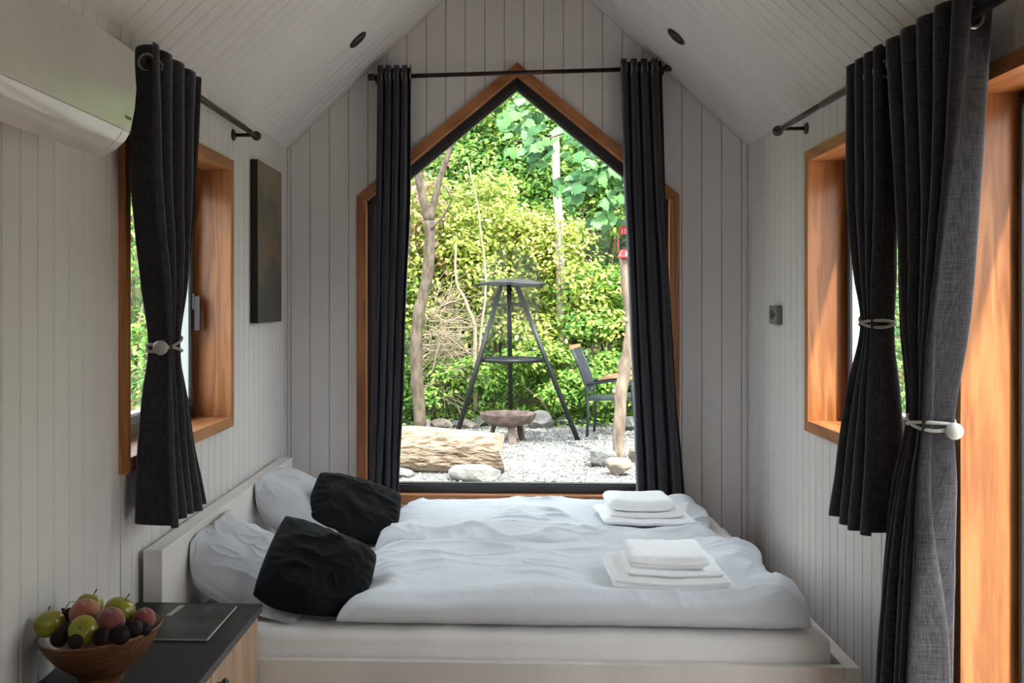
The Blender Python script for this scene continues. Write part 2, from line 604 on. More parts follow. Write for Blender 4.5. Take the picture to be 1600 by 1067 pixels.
def vnoise(x, y):
    xi, yi = np.floor(x).astype(int), np.floor(y).astype(int)
    fx, fy = x - xi, y - yi
    fx, fy = fx * fx * (3 - 2 * fx), fy * fy * (3 - 2 * fy)
    a = _LAT[xi % 64, yi % 64]
    b = _LAT[(xi + 1) % 64, yi % 64]
    c = _LAT[xi % 64, (yi + 1) % 64]
    d = _LAT[(xi + 1) % 64, (yi + 1) % 64]
    return (a * (1 - fx) + b * fx) * (1 - fy) + (c * (1 - fx) + d * fx) * fy


def fbm(x, y, o=3):
    s, a, t = 0, 1.0, 0
    for i in range(o):
        s = s + a * vnoise(x * 2 ** i + 7.3 * i, y * 2 ** i + 3.1 * i)
        t += a
        a *= 0.5
    return s / t


def ridge(x, y):
    return 1 - np.abs(2 * vnoise(x, y) - 1)


def smooth01(t):
    t = np.clip(t, 0, 1)
    return t * t * (3 - 2 * t)


def grid_faces(nu, nv, off=0):
    """nu x nv vertices, u fastest"""
    i = np.arange(nu - 1)[None, :] + nu * np.arange(nv - 1)[:, None]
    i = i.ravel() + off
    return np.stack([i, i + 1, i + 1 + nu, i + nu], axis=1)


# ------------------------------------------------------------------ room shell
XL, XR, YB, YF = -1.0765, 1.1715, 4.92, -1.25
XC = (XL + XR) / 2
ZE, SL = 2.187, 0.9386
ZR = ZE + SL * (XR - XC)
TB = 0.012          # board thickness
roofz = lambda x: ZE + SL * ((XR - XC) - abs(x - XC))

# floor
m = MB().box((XL - 0.2, YF - 0.2, -0.06), (XR + 0.2, YB + 0.2, 0.0))
floor = tag(m.build('floor', M_FLOOR), 'brown wooden cabin floor under the bed', kind='structure')

# window and door outlines (outer edge of the wooden surround)
wl0, wl1 = at_x(196, 700, XL + 0.02), at_x(366, 662, XL + 0.02)
WIN_L = [(wl0.y, 0.945), (wl1.y, 0.945), (wl1.y, 1.978), (wl0.y, 1.978)]
wr1 = at_x(1256.5, 237, XR - 0.02)
WIN_R = [(2.80, wr1.z - 1.075), (wr1.y, wr1.z - 1.075), (wr1.y, wr1.z), (2.80, wr1.z)]
dj = at_x(1489, 600, XR - 0.02)
DOOR = [(1.55, 0.0), (dj.y, 0.0), (dj.y, 1.995), (1.55, 1.995)]
YT = YB - 0.02
gl, gr, ga = at_y(557, 305, YT), at_y(1062, 305, YT), at_y(809, 97, YT)
GC = (gl.x + gr.x) / 2
gz = 0.5 * (gl.z + gr.z)
GABLE = [(gl.x, 0.44), (gr.x, 0.44), (gr.x, gz), (GC, ga.z), (gl.x, gz)]
HO = 0.02           # the hole in the wall stays this far under the surround


def shrink(r, w=HO):
    return (r[0][0] + w, r[1][0] - w, r[0][1] + (w if r[0][1] > 0.1 else 0), r[2][1] - w)


def side_wall(name, x0, x1, holes, label):
    m = MB()
    ys = [YF] + [v for h in sorted(holes) for v in h[:2]] + [YB]
    for a, b in zip(ys[:-1], ys[1:]):
        hole = [h for h in holes if abs(h[0] - a) < 1e-6]
        if hole:
            h = hole[0]
            if h[2] > 0.01:
                m.box((x0, a, 0), (x1, b, h[2]))
            m.box((x0, a, h[3]), (x1, b, ZE + 0.03))
        else:
            m.box((x0, a, 0), (x1, b, ZE + 0.03))
    return tag(m.build(name, M_BACK), label, kind='structure')


hl, hr, hd = shrink(WIN_L), shrink(WIN_R), shrink(DOOR)
wall_left = side_wall('wall_left', XL - 0.16, XL - TB, [hl], 'white tongue and groove board wall beside the headboard')
wall_right = side_wall('wall_right', XR + TB, XR + 0.16, [hd, hr], 'white tongue and groove board wall beside the door')

PITCH = 0.083


def side_boards(wall, xf, sgn, holes, phase):
    """vertical boards: xf face plane, sgn the direction into the room"""
    k0 = math.floor((1.15 - phase) / PITCH)
    y = phase + k0 * PITCH
    g, c = 0.0012, 0.003
    while y < YB - 0.002:
        a, b = y, min(y + PITCH, YB)
        cuts = [(a, b, 0.0, ZE)]
        for h in holes:
            nxt = []
            for (p, q, z0, z1) in cuts:
                if q <= h[0] or p >= h[1]:
                    nxt.append((p, q, z0, z1))
                    continue
                if p < h[0]:
                    nxt.append((p, h[0], z0, z1))
                if q > h[1]:
                    nxt.append((h[1], q, z0, z1))
                lo, hi = max(p, h[0]), min(q, h[1])
                if h[2] > z0 + 0.01:
                    nxt.append((lo, hi, z0, h[2]))
                nxt.append((lo, hi, h[3], z1))
            cuts = nxt
        for (p, q, z0, z1) in cuts:
            if q - p < 0.004:
                continue
            gp = g if abs(p - a) < 1e-6 else 0
            gq = g if abs(q - b) < 1e-6 else 0
            cp = c if gp else 0
            cq = c if gq else 0
            xb, xm, xt = xf - sgn * TB, xf - sgn * 0.003, xf
            prof = [(p + gp, xb), (p + gp, xm), (p + gp + cp, xt), (q - gq - cq, xt), (q - gq, xm), (q - gq, xb)]
            MB().prism([(x, yy, z0) for yy, x in prof], [(x, yy, z1) for yy, x in prof]).build('board', M_BOARD, wall)
        y += PITCH


side_boards(wall_left, XL, 1, [hl], at_x(2.6, 900, XL).y)
side_boards(wall_right, XR, -1, [hd, hr], at_x(1334, 850, XR).y)

# gable walls
GH = inset(GABLE, HO)
_gs = (ga.z - gz) / (GC - gl.x)


def hole_top(x):
    return GH[3][1] - _gs * abs(x - GC)


def strip_poly(a, b, lo, hi, brk):
    xs = [a] + sorted(x for x in brk if a + 1e-5 < x < b - 1e-5) + [b]
    return [(x, lo(x)) for x in xs] + [(x, hi(x)) for x in reversed(xs)]


def gable_pieces(a, b):
    x0, x1 = GH[0][0], GH[1][0]
    out = []
    if a < x0:
        out.append((a, min(b, x0), lambda x: 0.0, roofz))
    if b > x1:
        out.append((max(a, x1), b, lambda x: 0.0, roofz))
    p, q = max(a, x0), min(b, x1)
    if q > p:
        out.append((p, q, lambda x: 0.0, lambda x: GH[0][1]))
        out.append((p, q, hole_top, roofz))
    return out


m = MB()
for (p, q, lo, hi) in gable_pieces(XL - 0.16, XR + 0.16):
    for s0, s1 in ((p, min(q, XC)), (max(p, XC), q)):
        if s1 - s0 < 1e-4:
            continue
        po = strip_poly(s0, s1, lo, lambda x, hi=hi: hi(x) + (0.02 if hi is roofz else 0), [GC, XC])
        m.prism([(x, YB + TB, z) for x, z in po], [(x, YB + 0.16, z) for x, z in po])
wall_back = tag(m.build('wall_back', M_BACK), 'white board gable wall around the pointed window', kind='structure')
bp = 30.7 * (at_y(900, 300, YB).x - at_y(800, 300, YB).x) / 100
bx = at_y(757.5, 300, YB).x
bx -= math.ceil((bx - XL) / bp) * bp
while bx < XR:
    a0, b0 = max(bx, XL), min(bx + bp, XR)
    for (p, q, lo, hi) in gable_pieces(a0, b0):
        if q - p < 0.004:
            continue
        gp = 0.0009 if abs(p - a0) < 1e-6 else 0
        gq = 0.0009 if abs(q - b0) < 1e-6 else 0
        back = strip_poly(p + gp, q - gq, lo, hi, [GC, XC])
        front = strip_poly(p + gp * 2.2, q - gq * 2.2, lo, hi, [GC, XC])
        mb = MB()
        if len(back) == len(front):
            n = len(back)
            mid = [(x, YB + 0.003, z) for x, z in back]
            mb.prism([(x, YB, z) for x, z in front], mid)
            mb.f.pop(1)
            mb.add([(x, YB + 0.003, z) for x, z in back] + [(x, YB + TB, z) for x, z in back],
                   [((i + 1) % n, i, i + n, (i + 1) % n + n) for i in range(n)])
        else:
            mb.prism([(x, YB, z) for x, z in front], [(x, YB + TB, z) for x, z in back[:len(front)]])
        mb.build('board', M_BOARD, wall_back)
    bx += bp

# the wall behind the camera, with an unseen window added to let in more daylight
m = MB()
FX0, FX1, FZ0 = XC - 0.40, XC + 0.40, 0.95
f_top = lambda x: roofz(x) - 1.0
for (a, b, lo, hi) in ((XL - 0.16, FX0, lambda x: 0.0, roofz), (FX1, XR + 0.16, lambda x: 0.0, roofz), (FX0, FX1, lambda x: 0.0, lambda x: FZ0), (FX0, FX1, f_top, roofz)):
    for s0, s1 in ((a, min(b, XC)), (max(a, XC), b)):
        if s1 - s0 < 1e-4:
            continue
        po = strip_poly(s0, s1, lo, hi, [XC])
        m.prism([(x, YF - 0.16, z) for x, z in po], [(x, YF, z) for x, z in po])
wall_front = tag(m.build('wall_front', M_BOARD), 'white gable wall behind the camera around the pointed window added for daylight', kind='structure')
d2 = empty('added_window', (XC, YF - 0.08, 0), 'unseen pointed window added behind the camera to bring in daylight', kind='structure')
fpoly = [(FX0, FZ0), (FX1, FZ0), (FX1, f_top(FX1)), (XC, f_top(XC)), (FX0, f_top(FX0))]
fr_in, _ = ring(fpoly, 0.06, YF - 0.11, YF - 0.04, lambda p, d: (p[0], d, p[1]), 'frame_bar', M_ANTH, d2)
MB().box((XC - 0.03, YF - 0.11, FZ0 + 0.05), (XC + 0.03, YF - 0.04, f_top(XC) - 0.06)).build('mullion', M_ANTH, d2)
MB().prism([(x, YF - 0.08, z) for x, z in fr_in], [(x, YF - 0.072, z) for x, z in fr_in]).build('pane', M_GLASS, d2)

# ceilings: sloped slabs that run on as eaves outside, boards on the inside
slope = Vector((XC - XL, 0, ZR - ZE)).normalized()


def ceiling(side, label):
    sg = 1 if side == 'left' else -1
    d = Vector((sg * slope.x, 0, slope.z))               # up the slope
    nrm = Vector((sg * slope.z, 0, -slope.x))            # into the room
    e0 = Vector((XL if sg > 0 else XR, 0, ZE))
    Ls = (ZR - ZE) / slope.z

    def pt(s, t, y):
        p = e0 + d * s + nrm * t
        return (p.x, y, p.z)
    ov = 0.25 if sg > 0 else 0.16
    m = MB()
    prof = [(-ov, -TB), (Ls + 0.0, -TB), (Ls + 0.10, -0.13), (-ov, -0.13)]
    m.prism([pt(s, t, YF - 0.55) for s, t in prof], [pt(s, t, YB + 0.20) for s, t in prof])
    c = tag(m.build('ceiling_' + side, M_BACK), label, kind='structure')
    y = YB - math.floor((YB - 1.0) / PITCH) * PITCH
    while y < YB - 0.01:
        a, b = y, min(y + PITCH, YB)
        g, ch = 0.0014, 0.0036
        prof = [(a + g, -TB), (a + g, -0.003), (a + g + ch, 0), (b - g - ch, 0), (b - g, -0.003), (b - g, -TB)]
        MB().prism([pt(0.0, t, yy) for yy, t in prof], [pt(Ls, t, yy) for yy, t in prof]).build('board', M_BOARD, c)
        y += PITCH
    return c, pt


ceil_l, cl_pt = ceiling('left', 'white board slope above the air conditioner')
ceil_r, cr_pt = ceiling('right', 'white board slope above the door curtain')

# ridge cap so that no light leaks
ridge_o = MB().prism([(XC - 0.22, YF - 0.55, ZR - 0.0), (XC + 0.22, YF - 0.55, ZR - 0.0), (XC, YF - 0.55, ZR + 0.24)],
                     [(XC - 0.22, YB + 0.42, ZR - 0.0), (XC + 0.22, YB + 0.42, ZR - 0.0), (XC, YB + 0.42, ZR + 0.24)]).build('trim_1', M_ROOF)
tag(ridge_o, 'dark ridge cap along the roof top', kind='structure')

# ---- gable window
w1 = empty('window_1', (GC, YB, 0.44), 'pointed picture window with stained wood surround in the gable wall', kind='structure')
mats5 = [M_WOOD[0], M_WOOD[2], M_SLOPE, M_SLOPE, M_WOOD[2]]
yx = lambda p, d: (p[0], d, p[1])
inn, _ = ring(GABLE, 0.047, YT, YB + 0.06, yx, 'wood_surround', mats5, w1, 0.002)
inn = inset(GABLE, 0.036)
inn2, _ = ring(inn, 0.050, YB + 0.045, YB + 0.10, yx, 'frame_bar', M_ANTH, w1, 0.004)
inn3, _ = ring(inset(inn, 0.048), 0.010, YB + 0.055, YB + 0.095, yx, 'glazing_bead', M_ANTH, w1, 0.002)
MB().prism([(x, YB + 0.072, z) for x, z in inset(inn3, -0.005)], [(x, YB + 0.080, z) for x, z in inset(inn3, -0.005)]).build('pane', M_GLASS, w1)

# ---- side windows and door


def side_window(name, outline, xw, sg, label, door=False):
    """sg: direction from the wall out of the room"""
    w = empty(name, (xw, (outline[0][0] + outline[1][0]) / 2, outline[0][1]), label, kind='structure')
    t3 = lambda p, d: (xw + sg * d, p[0], p[1])
    ordr = outline if sg < 0 else outline
    mats = [M_WOOD[1], M_WOOD[2], M_WOOD[1], M_WOOD[2]]
    inn, _ = ring(ordr, 0.042, -0.02, 0.155, t3, 'wood_surround', mats, w, 0.002)
    f0 = inset(ordr, 0.038)
    fw, sw_ = (0.022, 0.018) if door else (0.05, 0.03)
    i2, _ = ring(f0, fw, 0.125, 0.17, t3, 'frame_bar', M_ANTH, w, 0.003)
    i3, _ = ring(inset(f0, fw - 0.002), sw_, 0.115, 0.165, t3, 'sash_bar', M_ANTHB, w, 0.004)
    i4, _ = ring(inset(f0, fw + sw_ - 0.004), 0.008, 0.122, 0.160, t3, 'glazing_bead', M_SEAL, w, 0.001)
    q = inset(i4, -0.004)
    MB().prism([t3(p, 0.138) for p in q], [t3(p, 0.146) for p in q]).build('pane', M_GLASS, w)
    return w, t3, i4


w2, t3l, i4l = side_window('window_2', WIN_L, XL, -1, 'wood framed window in the wall behind the headboard')
w3, t3r, i4r = side_window('window_3', WIN_R, XR, 1, 'wood framed window in the wall at the foot of the bed')
dr, t3d, i4d = side_window('door_1', DOOR, XR, 1, 'glazed door with wide stained wood jamb beside the long curtain', door=True)
# window handle of the left window
hm = MB().box((XL - 0.118, wl1.y - 0.105, 1.40), (XL - 0.105, wl1.y - 0.085, 1.46))
hm.box((XL - 0.105, wl1.y - 0.102, 1.32), (XL - 0.085, wl1.y - 0.088, 1.45))
hm.build('handle', M_ANTH, w2)

# ------------------------------------------------------------------ bed
BY0, BY1 = 2.90, 4.69
BXL, BXR = XL + 0.016, at_y(1345, 1047, BY0).x
RZ = at_y(870, 1037, BY0).z          # top of the side rail
HZ = RZ + 0.315
MZ = RZ + 0.073                      # mattress top
bed = empty('bed_frame', ((BXL + BXR) / 2, (BY0 + BY1) / 2, 0), 'white double bed frame with plain headboard against the wall', 'bed')
MB().box((BXL, BY0, 0.02), (BXL + 0.058, BY1, HZ)).build('headboard', M_BEDW, bed, bev=0.003)
MB().box((BXL + 0.058, BY0, 0.09), (BXR - 0.045, BY0 + 0.03, RZ)).build('side_rail', M_BEDW, bed, bev=0.002)
MB().box((BXL + 0.058, BY1 - 0.03, 0.09), (BXR - 0.045, BY1, RZ)).build('side_rail', M_BEDW, bed, bev=0.002)
MB().box((BXR - 0.045, BY0, 0.02), (BXR, BY1, RZ)).build('footboard', M_BEDW, bed, bev=0.003)
for k in range(12):
    xx = BXL + 0.12 + k * 0.165
    MB().box((xx, BY0 + 0.03, RZ - 0.12), (xx + 0.08, BY1 - 0.03, RZ - 0.10)).build('slat', M_OAK, bed)
for sx in (BXL + 0.07, BXR - 0.11):
    for sy in (BY0 + 0.035, BY1 - 0.095):
        MB().box((sx, sy, 0), (sx + 0.06, sy + 0.06, 0.10)).build('leg', M_BEDW, bed)


def rounded_block(name, x0, x1, y0, y1, z0, z1, r, mat, n=48, amp=0.003, label=None, cat=None):
    """soft block with rounded edges and slight waviness (mattress)"""
    us = np.linspace(-1, 1, n)
    vvs = np.linspace(-1, 1, n)
    # ring sections going from the bottom edge over the top to the other bottom edge
    V = []
    hx, hy = (x1 - x0) / 2, (y1 - y0) / 2
    cx, cy = (x0 + x1) / 2, (y0 + y1) / 2
    prof = [(0.0, z0), (0.0, z0 + 0.03)] + [(r * (1 - math.cos(a)) , z1 - r + r * math.sin(a)) for a in np.linspace(0, math.pi / 2, 7)] + [(0.12, z1), (0.3, z1), (0.5, z1)]
    rings = []
    N = 200
    for off, z in prof:
        ex, ey = hx - off, hy - off
        rc = max(0.02, 0.05 - off)
        pts = []
        t = np.linspace(0, 1, N, endpoint=False)
        per = 2 * (ex + ey) * 2
        for s in t * per:
            if s < 2 * ex:
                p = (-ex + s, -ey)
            elif s < 2 * ex + 2 * ey:
                p = (ex, -ey + s - 2 * ex)
            elif s < 4 * ex + 2 * ey:
                p = (ex - (s - 2 * ex - 2 * ey), ey)
            else:
                p = (-ex, ey - (s - 4 * ex - 2 * ey))
            qx = max(-ex + rc, min(ex - rc, p[0]))
            qy = max(-ey + rc, min(ey - rc, p[1]))
            d = math.hypot(p[0] - qx, p[1] - qy)
            if d > rc:
                p = (qx + (p[0] - qx) * rc / d, qy + (p[1] - qy) * rc / d)
            w = amp * math.sin(p[0] * 19 + p[1] * 13) * math.sin(p[0] * 7.3 - p[1] * 23)
            pts.append((cx + p[0], cy + p[1], z + (w if z > z0 + 0.02 else 0)))
        rings.append(pts)
    v = [p for rg in rings for p in rg]
    f = []
    for i in range(len(rings) - 1):
        for k in range(N):
            k2 = (k + 1) % N
            f.append((i * N + k, i * N + k2, (i + 1) * N + k2, (i + 1) * N + k))
    f.append(tuple(range(N - 1, -1, -1)))
    f.append(tuple((len(rings) - 1) * N + k for k in range(N)))
    o = mk(name, v, f, mat, None, True)
    return tag(o, label, cat)


mattress = rounded_block('mattress', BXL + 0.075, BXR - 0.06, BY0 + 0.036, BY1 - 0.036, RZ - 0.10, MZ, 0.035, M_SHEET,
                         label='thick mattress under a white fitted sheet', cat='mattress')


def duvet(name, x0, x1, y0, y1, zb, height, seed, label, nu=260, nv=170, edge=None, hfun=None, rest=None):
    """stuffed cover: rounded edges all round, broad swells, creases that run in from the seams"""
    u, v = np.meshgrid(np.linspace(0, 1, nu), np.linspace(0, 1, nv))
    ex = (x1 - x0)
    ey = (y1 - y0)
    # outline wanders
    xs0 = x0 + 0.03 * (fbm(v * 4 + seed, v * 0 + seed) - 0.5)
    xs1 = x1 + 0.05 * (fbm(v * 4 + seed + 9, v * 0 + seed) - 0.5)
    ys0 = y0 + 0.035 * (fbm(u * 5 + seed + 3, u * 0 + seed) - 0.5)
    ys1 = y1 + 0.05 * (fbm(u * 5 + seed + 6, u * 0 + seed) - 0.5)
    if edge:
        xs0, xs1, ys0, ys1 = edge(u, v, xs0, xs1, ys0, ys1)
    X = xs0 + (xs1 - xs0) * u
    Y = ys0 + (ys1 - ys0) * v
    dx = np.minimum(u, 1 - u) * ex
    dy = np.minimum(v, 1 - v) * ey
    R = 0.085
    px_ = np.clip(dx / (R * 1.1), 0, 1)
    py_ = np.clip(dy / R, 0, 1)
    prof = np.sqrt(np.clip(1 - (1 - px_) ** 2, 0, 1)) * np.sqrt(np.clip(1 - (1 - py_) ** 2, 0, 1))
    H = height * (0.80 + 0.35 * (fbm(X * 3.1 + seed, Y * 3.7 + seed * 2, 2) - 0.45))
    if hfun is not None:
        H = H * hfun(u, v, X, Y)
    # creases: ridged noise stretched along x, warped
    wx = X + 0.12 * fbm(X * 4 + seed, Y * 4, 2)
    wy = Y + 0.10 * fbm(X * 3, Y * 3 + seed, 2)
    cr1 = ridge(wx * 1.7 + seed, wy * 8.0 - wx * 0.8) ** 2.5
    cr2 = ridge(wx * 7.0 + wy * 9.0 + seed, wy * 16.0 - wx * 5) ** 4
    endm = np.exp(-((1 - u) / 0.09) ** 2) + 0.8 * np.exp(-(u / 0.07) ** 2)
    cr3 = ridge(wx * 6.0 + wy * 5.0 + seed * 2, wy * 7.0 - wx * 9.0) ** 3
    mask = smooth01((fbm(X * 2.3 + seed * 3, Y * 2.9, 2) - 0.38) / 0.25)
    # seams pucker
    near = np.exp(-np.minimum(dx, dy) / 0.07)
    pk = np.where(dx < dy, ridge(Y * 17 + seed, X * 5), ridge(X * 11 + seed + 3 * wy, Y * 6)) ** 2 * 1.6 - 0.6
    calm = 1.0 if rest is None else 1 - np.exp(-(((X - rest[0]) / 0.27) ** 6 + ((Y - rest[1]) / 0.23) ** 6))
    top = prof * (H + (0.019 * cr1 * mask + 0.012 * cr2 * np.clip(mask - 0.1, 0, 1)) * calm + 0.030 * cr3 * endm) + near * prof * 0.009 * pk * (0.3 + mask)
    top += 0.0025 * (fbm(X * 30, Y * 38, 2) - 0.5) * prof
    Zt = zb + 0.022 + top
    # edge creases pull the outline in and out
    Zb = zb + 0.022 - 0.020 * prof * np.clip(np.minimum(dx, dy) / 0.03, 0, 1)
    vt = np.stack([X, Y, Zt], -1).reshape(-1, 3)
    vb = np.stack([X, Y, Zb], -1).reshape(-1, 3)
    # bulge of the sides beyond the seam
    bul = np.exp(-((np.minimum(dx, dy) - 0.02) / 0.022) ** 2) * 0.016
    nx = np.where(dx < dy, np.where(u < 0.5, -1, 1), 0)
    ny = np.where(dx < dy, 0, np.where(v < 0.5, -1, 1))
    vt[:, 0] += (bul * nx).ravel()
    vt[:, 1] += (bul * ny).ravel()
    ft = grid_faces(nu, nv)
    fb = grid_faces(nu, nv, nu * nv)[:, ::-1]
    border = np.concatenate([np.arange(nu), nu - 1 + nu * np.arange(1, nv), nu * (nv - 1) + np.arange(nu - 2, -1, -1), nu * np.arange(nv - 2, 0, -1)])
    b2 = np.roll(border, -1)
    fs = np.stack([b2, border, border + nu * nv, b2 + nu * nv], 1)
    o = mk(name, np.concatenate([vt, vb]), np.concatenate([ft, fb, fs]), M_LINEN, None, True)
    return tag(o, label, 'duvet', 'grey duvets folded on the bed')


def dn_edge(u, v, xs0, xs1, ys0, ys1):
    xs0 = xs0 + 0.10 * v * (1 - 0.5 * v) + 0.03 * np.sin(v * 7)
    xs1 = xs1 + 0.02 * np.sin(v * 9) - 0.03 * np.exp(-((v - 1) / 0.15) ** 2)
    ys1 = ys1 + 0.05 * smooth01((u - 0.6) / 0.3) - 0.02
    return xs0, xs1, ys0, ys1


def dn_h(u, v, X, Y):
    roll = 1.0 + 0.15 * np.exp(-((v - 0.13) / 0.1) ** 2) + 0.25 * np.exp(-((u - 0.93) / 0.07) ** 2)
    dip = 1 - 0.28 * np.exp(-(((X - 0.47) / 0.24) ** 4 + ((Y - 3.26) / 0.18) ** 4))
    return roll * dip * (0.88 + 0.12 * u)


duvet('duvet', at_y(531, 990, 2.965).x, at_y(1264, 990, 2.965).x, 2.965, 3.72, MZ, 0.088, 1.7,
      'pale grey duvet along the near side rail, carrying the nearer towel stack', edge=dn_edge, hfun=dn_h, rest=(0.49, 3.24))


def df_edge(u, v, xs0, xs1, ys0, ys1):
    xs0 = xs0 + 0.05 * v + 0.025 * np.sin(v * 8 + 1)
    xs1 = xs1 - 0.02 * np.sin(v * 7) + 0.02 * v
    ys0 = ys0 - 0.03 * np.sin(u * 5) * u
    return xs0, xs1, ys0, ys1


def df_h(u, v, X, Y):
    return (1.0 + 0.28 * np.exp(-((v - 0.14) / 0.10) ** 2) * (0.5 + 0.5 * u)) * (1 - 0.35 * np.exp(-(((X - 0.57) / 0.26) ** 4 + ((Y - 4.24) / 0.19) ** 4))) \
        * (0.85 - 0.12 * np.sin(v * 3.1)) + 0.22 * np.exp(-((v - 0.93) / 0.09) ** 2) * np.exp(-((u - 0.97) / 0.10) ** 2)


duvet('duvet', at_y(582, 858, 3.80).x, at_y(1136, 850, 3.80).x, 3.78, 4.62, MZ, 0.085, 5.2,
      'pale grey duvet below the pointed window, on the far half of the bed', edge=df_edge, hfun=df_h, rest=(0.57, 4.22))


def pillow(name, center, size, thick, nrm, spin, mat, seed, label, group, cat='pillow', n=110, pinch=0.09, sharp=0.55, crease=1.0, round_=0.0):
    """stuffed pillow with pointed corners and puckered seams; nrm is where its broad face looks"""
    a, b = size[0] / 2, size[1] / 2
    u, v = np.meshgrid(np.linspace(-1, 1, n), np.linspace(-1, 1, n))
    X = a * u * (1 - pinch * (1 - v ** 2)) * (1 - round_ * (u * v) ** 2)
    Y = b * v * (1 - pinch * (1 - u ** 2)) * (1 - round_ * (u * v) ** 2)
    t = np.clip((1 - np.abs(u) ** 2.6), 0, 1) ** sharp * np.clip((1 - np.abs(v) ** 2.6), 0, 1) ** sharp
    lump = 0.82 + 0.4 * (fbm(u * 1.6 + seed, v * 1.6 + seed, 2) - 0.4)
    wr = ridge(u * 1.6 + seed + 0.8 * fbm(u * 2, v * 2), v * 3.2 + seed) ** 2.5 * 0.13 * crease
    wr2 = ridge(u * 3.4 + v * 2.2 + seed, v * 2.0 - u * 3 + seed) ** 4 * 0.07 * crease
    th = np.arctan2(v, u)
    rad = np.sin(th * 26 + 5 * fbm(u * 3 + seed, v * 3)) * 0.05 * crease * np.exp(-((np.maximum(np.abs(u), np.abs(v)) - 0.9) / 0.16) ** 2)
    top = thick * 0.5 * t * (lump + wr + wr2 + rad)
    bot = -thick * 0.5 * t * (lump + 0.5 * wr)
    wob = 0.012 * (fbm(u * 2 + seed, v * 2 + 4, 2) - 0.5)
    Pt = np.stack([X, Y, top + wob], -1).reshape(-1, 3)
    Pb = np.stack([X, Y, bot + wob], -1).reshape(-1, 3)
    nz = Vector(nrm).normalized()
    ax = Vector((0, 0, 1)).cross(nz)
    ax = ax.normalized() if ax.length > 1e-4 else Vector((1, 0, 0))
    ay = nz.cross(ax)
    c, s = math.cos(spin), math.sin(spin)
    ex, ey = ax * c + ay * s, ay * c - ax * s
    Rm = np.array([[ex.x, ey.x, nz.x], [ex.y, ey.y, nz.y], [ex.z, ey.z, nz.z]])
    V = np.concatenate([Pt, Pb]) @ Rm.T + np.array(center)
    lim = MZ + 0.004
    low = V[:, 2] < lim + 0.05
    V[:, 2] = np.where(low, lim + 0.05 * np.exp(np.minimum(0, (V[:, 2] - lim - 0.05)) / 0.05) , V[:, 2])
    hb = BXL + 0.064
    V[:, 0] = np.where(V[:, 0] < hb + 0.05, hb + 0.05 * np.exp(np.minimum(0, (V[:, 0] - hb - 0.05)) / 0.05), V[:, 0])
    ft = grid_faces(n, n)
    fb = grid_faces(n, n, n * n)[:, ::-1]
    border = np.concatenate([np.arange(n), n - 1 + n * np.arange(1, n), n * (n - 1) + np.arange(n - 2, -1, -1), n * np.arange(n - 2, 0, -1)])
    b2 = np.roll(border, -1)
    fs = np.stack([b2, border, border + n * n, b2 + n * n], 1)
    o = mk(name, V, np.concatenate([ft, fb, fs]), mat, None, True)
    return tag(o, label, cat, group)


pc = at_y(392, 903, 3.28)
pillow('pillow', (pc.x, 3.28, pc.z + 0.02), (0.47, 0.64), 0.19, (0.40, -0.16, 0.9), math.radians(4), M_LINEN2, 2.1,
       'grey pillow leaning on the headboard, beside the dark bedside cabinet', 'pillows on the bed')
pc = at_y(486, 808, 4.10)
pillow('pillow', (pc.x, 4.12, pc.z + 0.015), (0.52, 0.66), 0.19, (0.42, -0.10, 0.9), math.radians(-4), M_LINEN2, 6.4,
       'grey pillow at the far headboard end, below the painting', 'pillows on the bed')
pc = at_y(495, 898, 3.12)
pillow('cushion', (pc.x, 3.13, pc.z), (0.355, 0.33), 0.19, (0.42, -0.62, 0.66), math.radians(-34), M_BLACK, 3.3,
       'black cushion leaning on the near grey pillow, closest to the cabinet', 'black cushions', 'cushion', pinch=0.03, sharp=0.45, crease=0.8, round_=0.09)
pc = at_y(553, 800, 4.05)
pillow('cushion', (pc.x, 4.05, pc.z), (0.385, 0.32), 0.19, (0.30, -0.62, 0.72), math.radians(-24), M_BLACK, 8.3,
       'black cushion on the far grey pillow, beside the gable window curtain', 'black cushions', 'cushion', pinch=0.03, sharp=0.45, crease=0.8, round_=0.09)


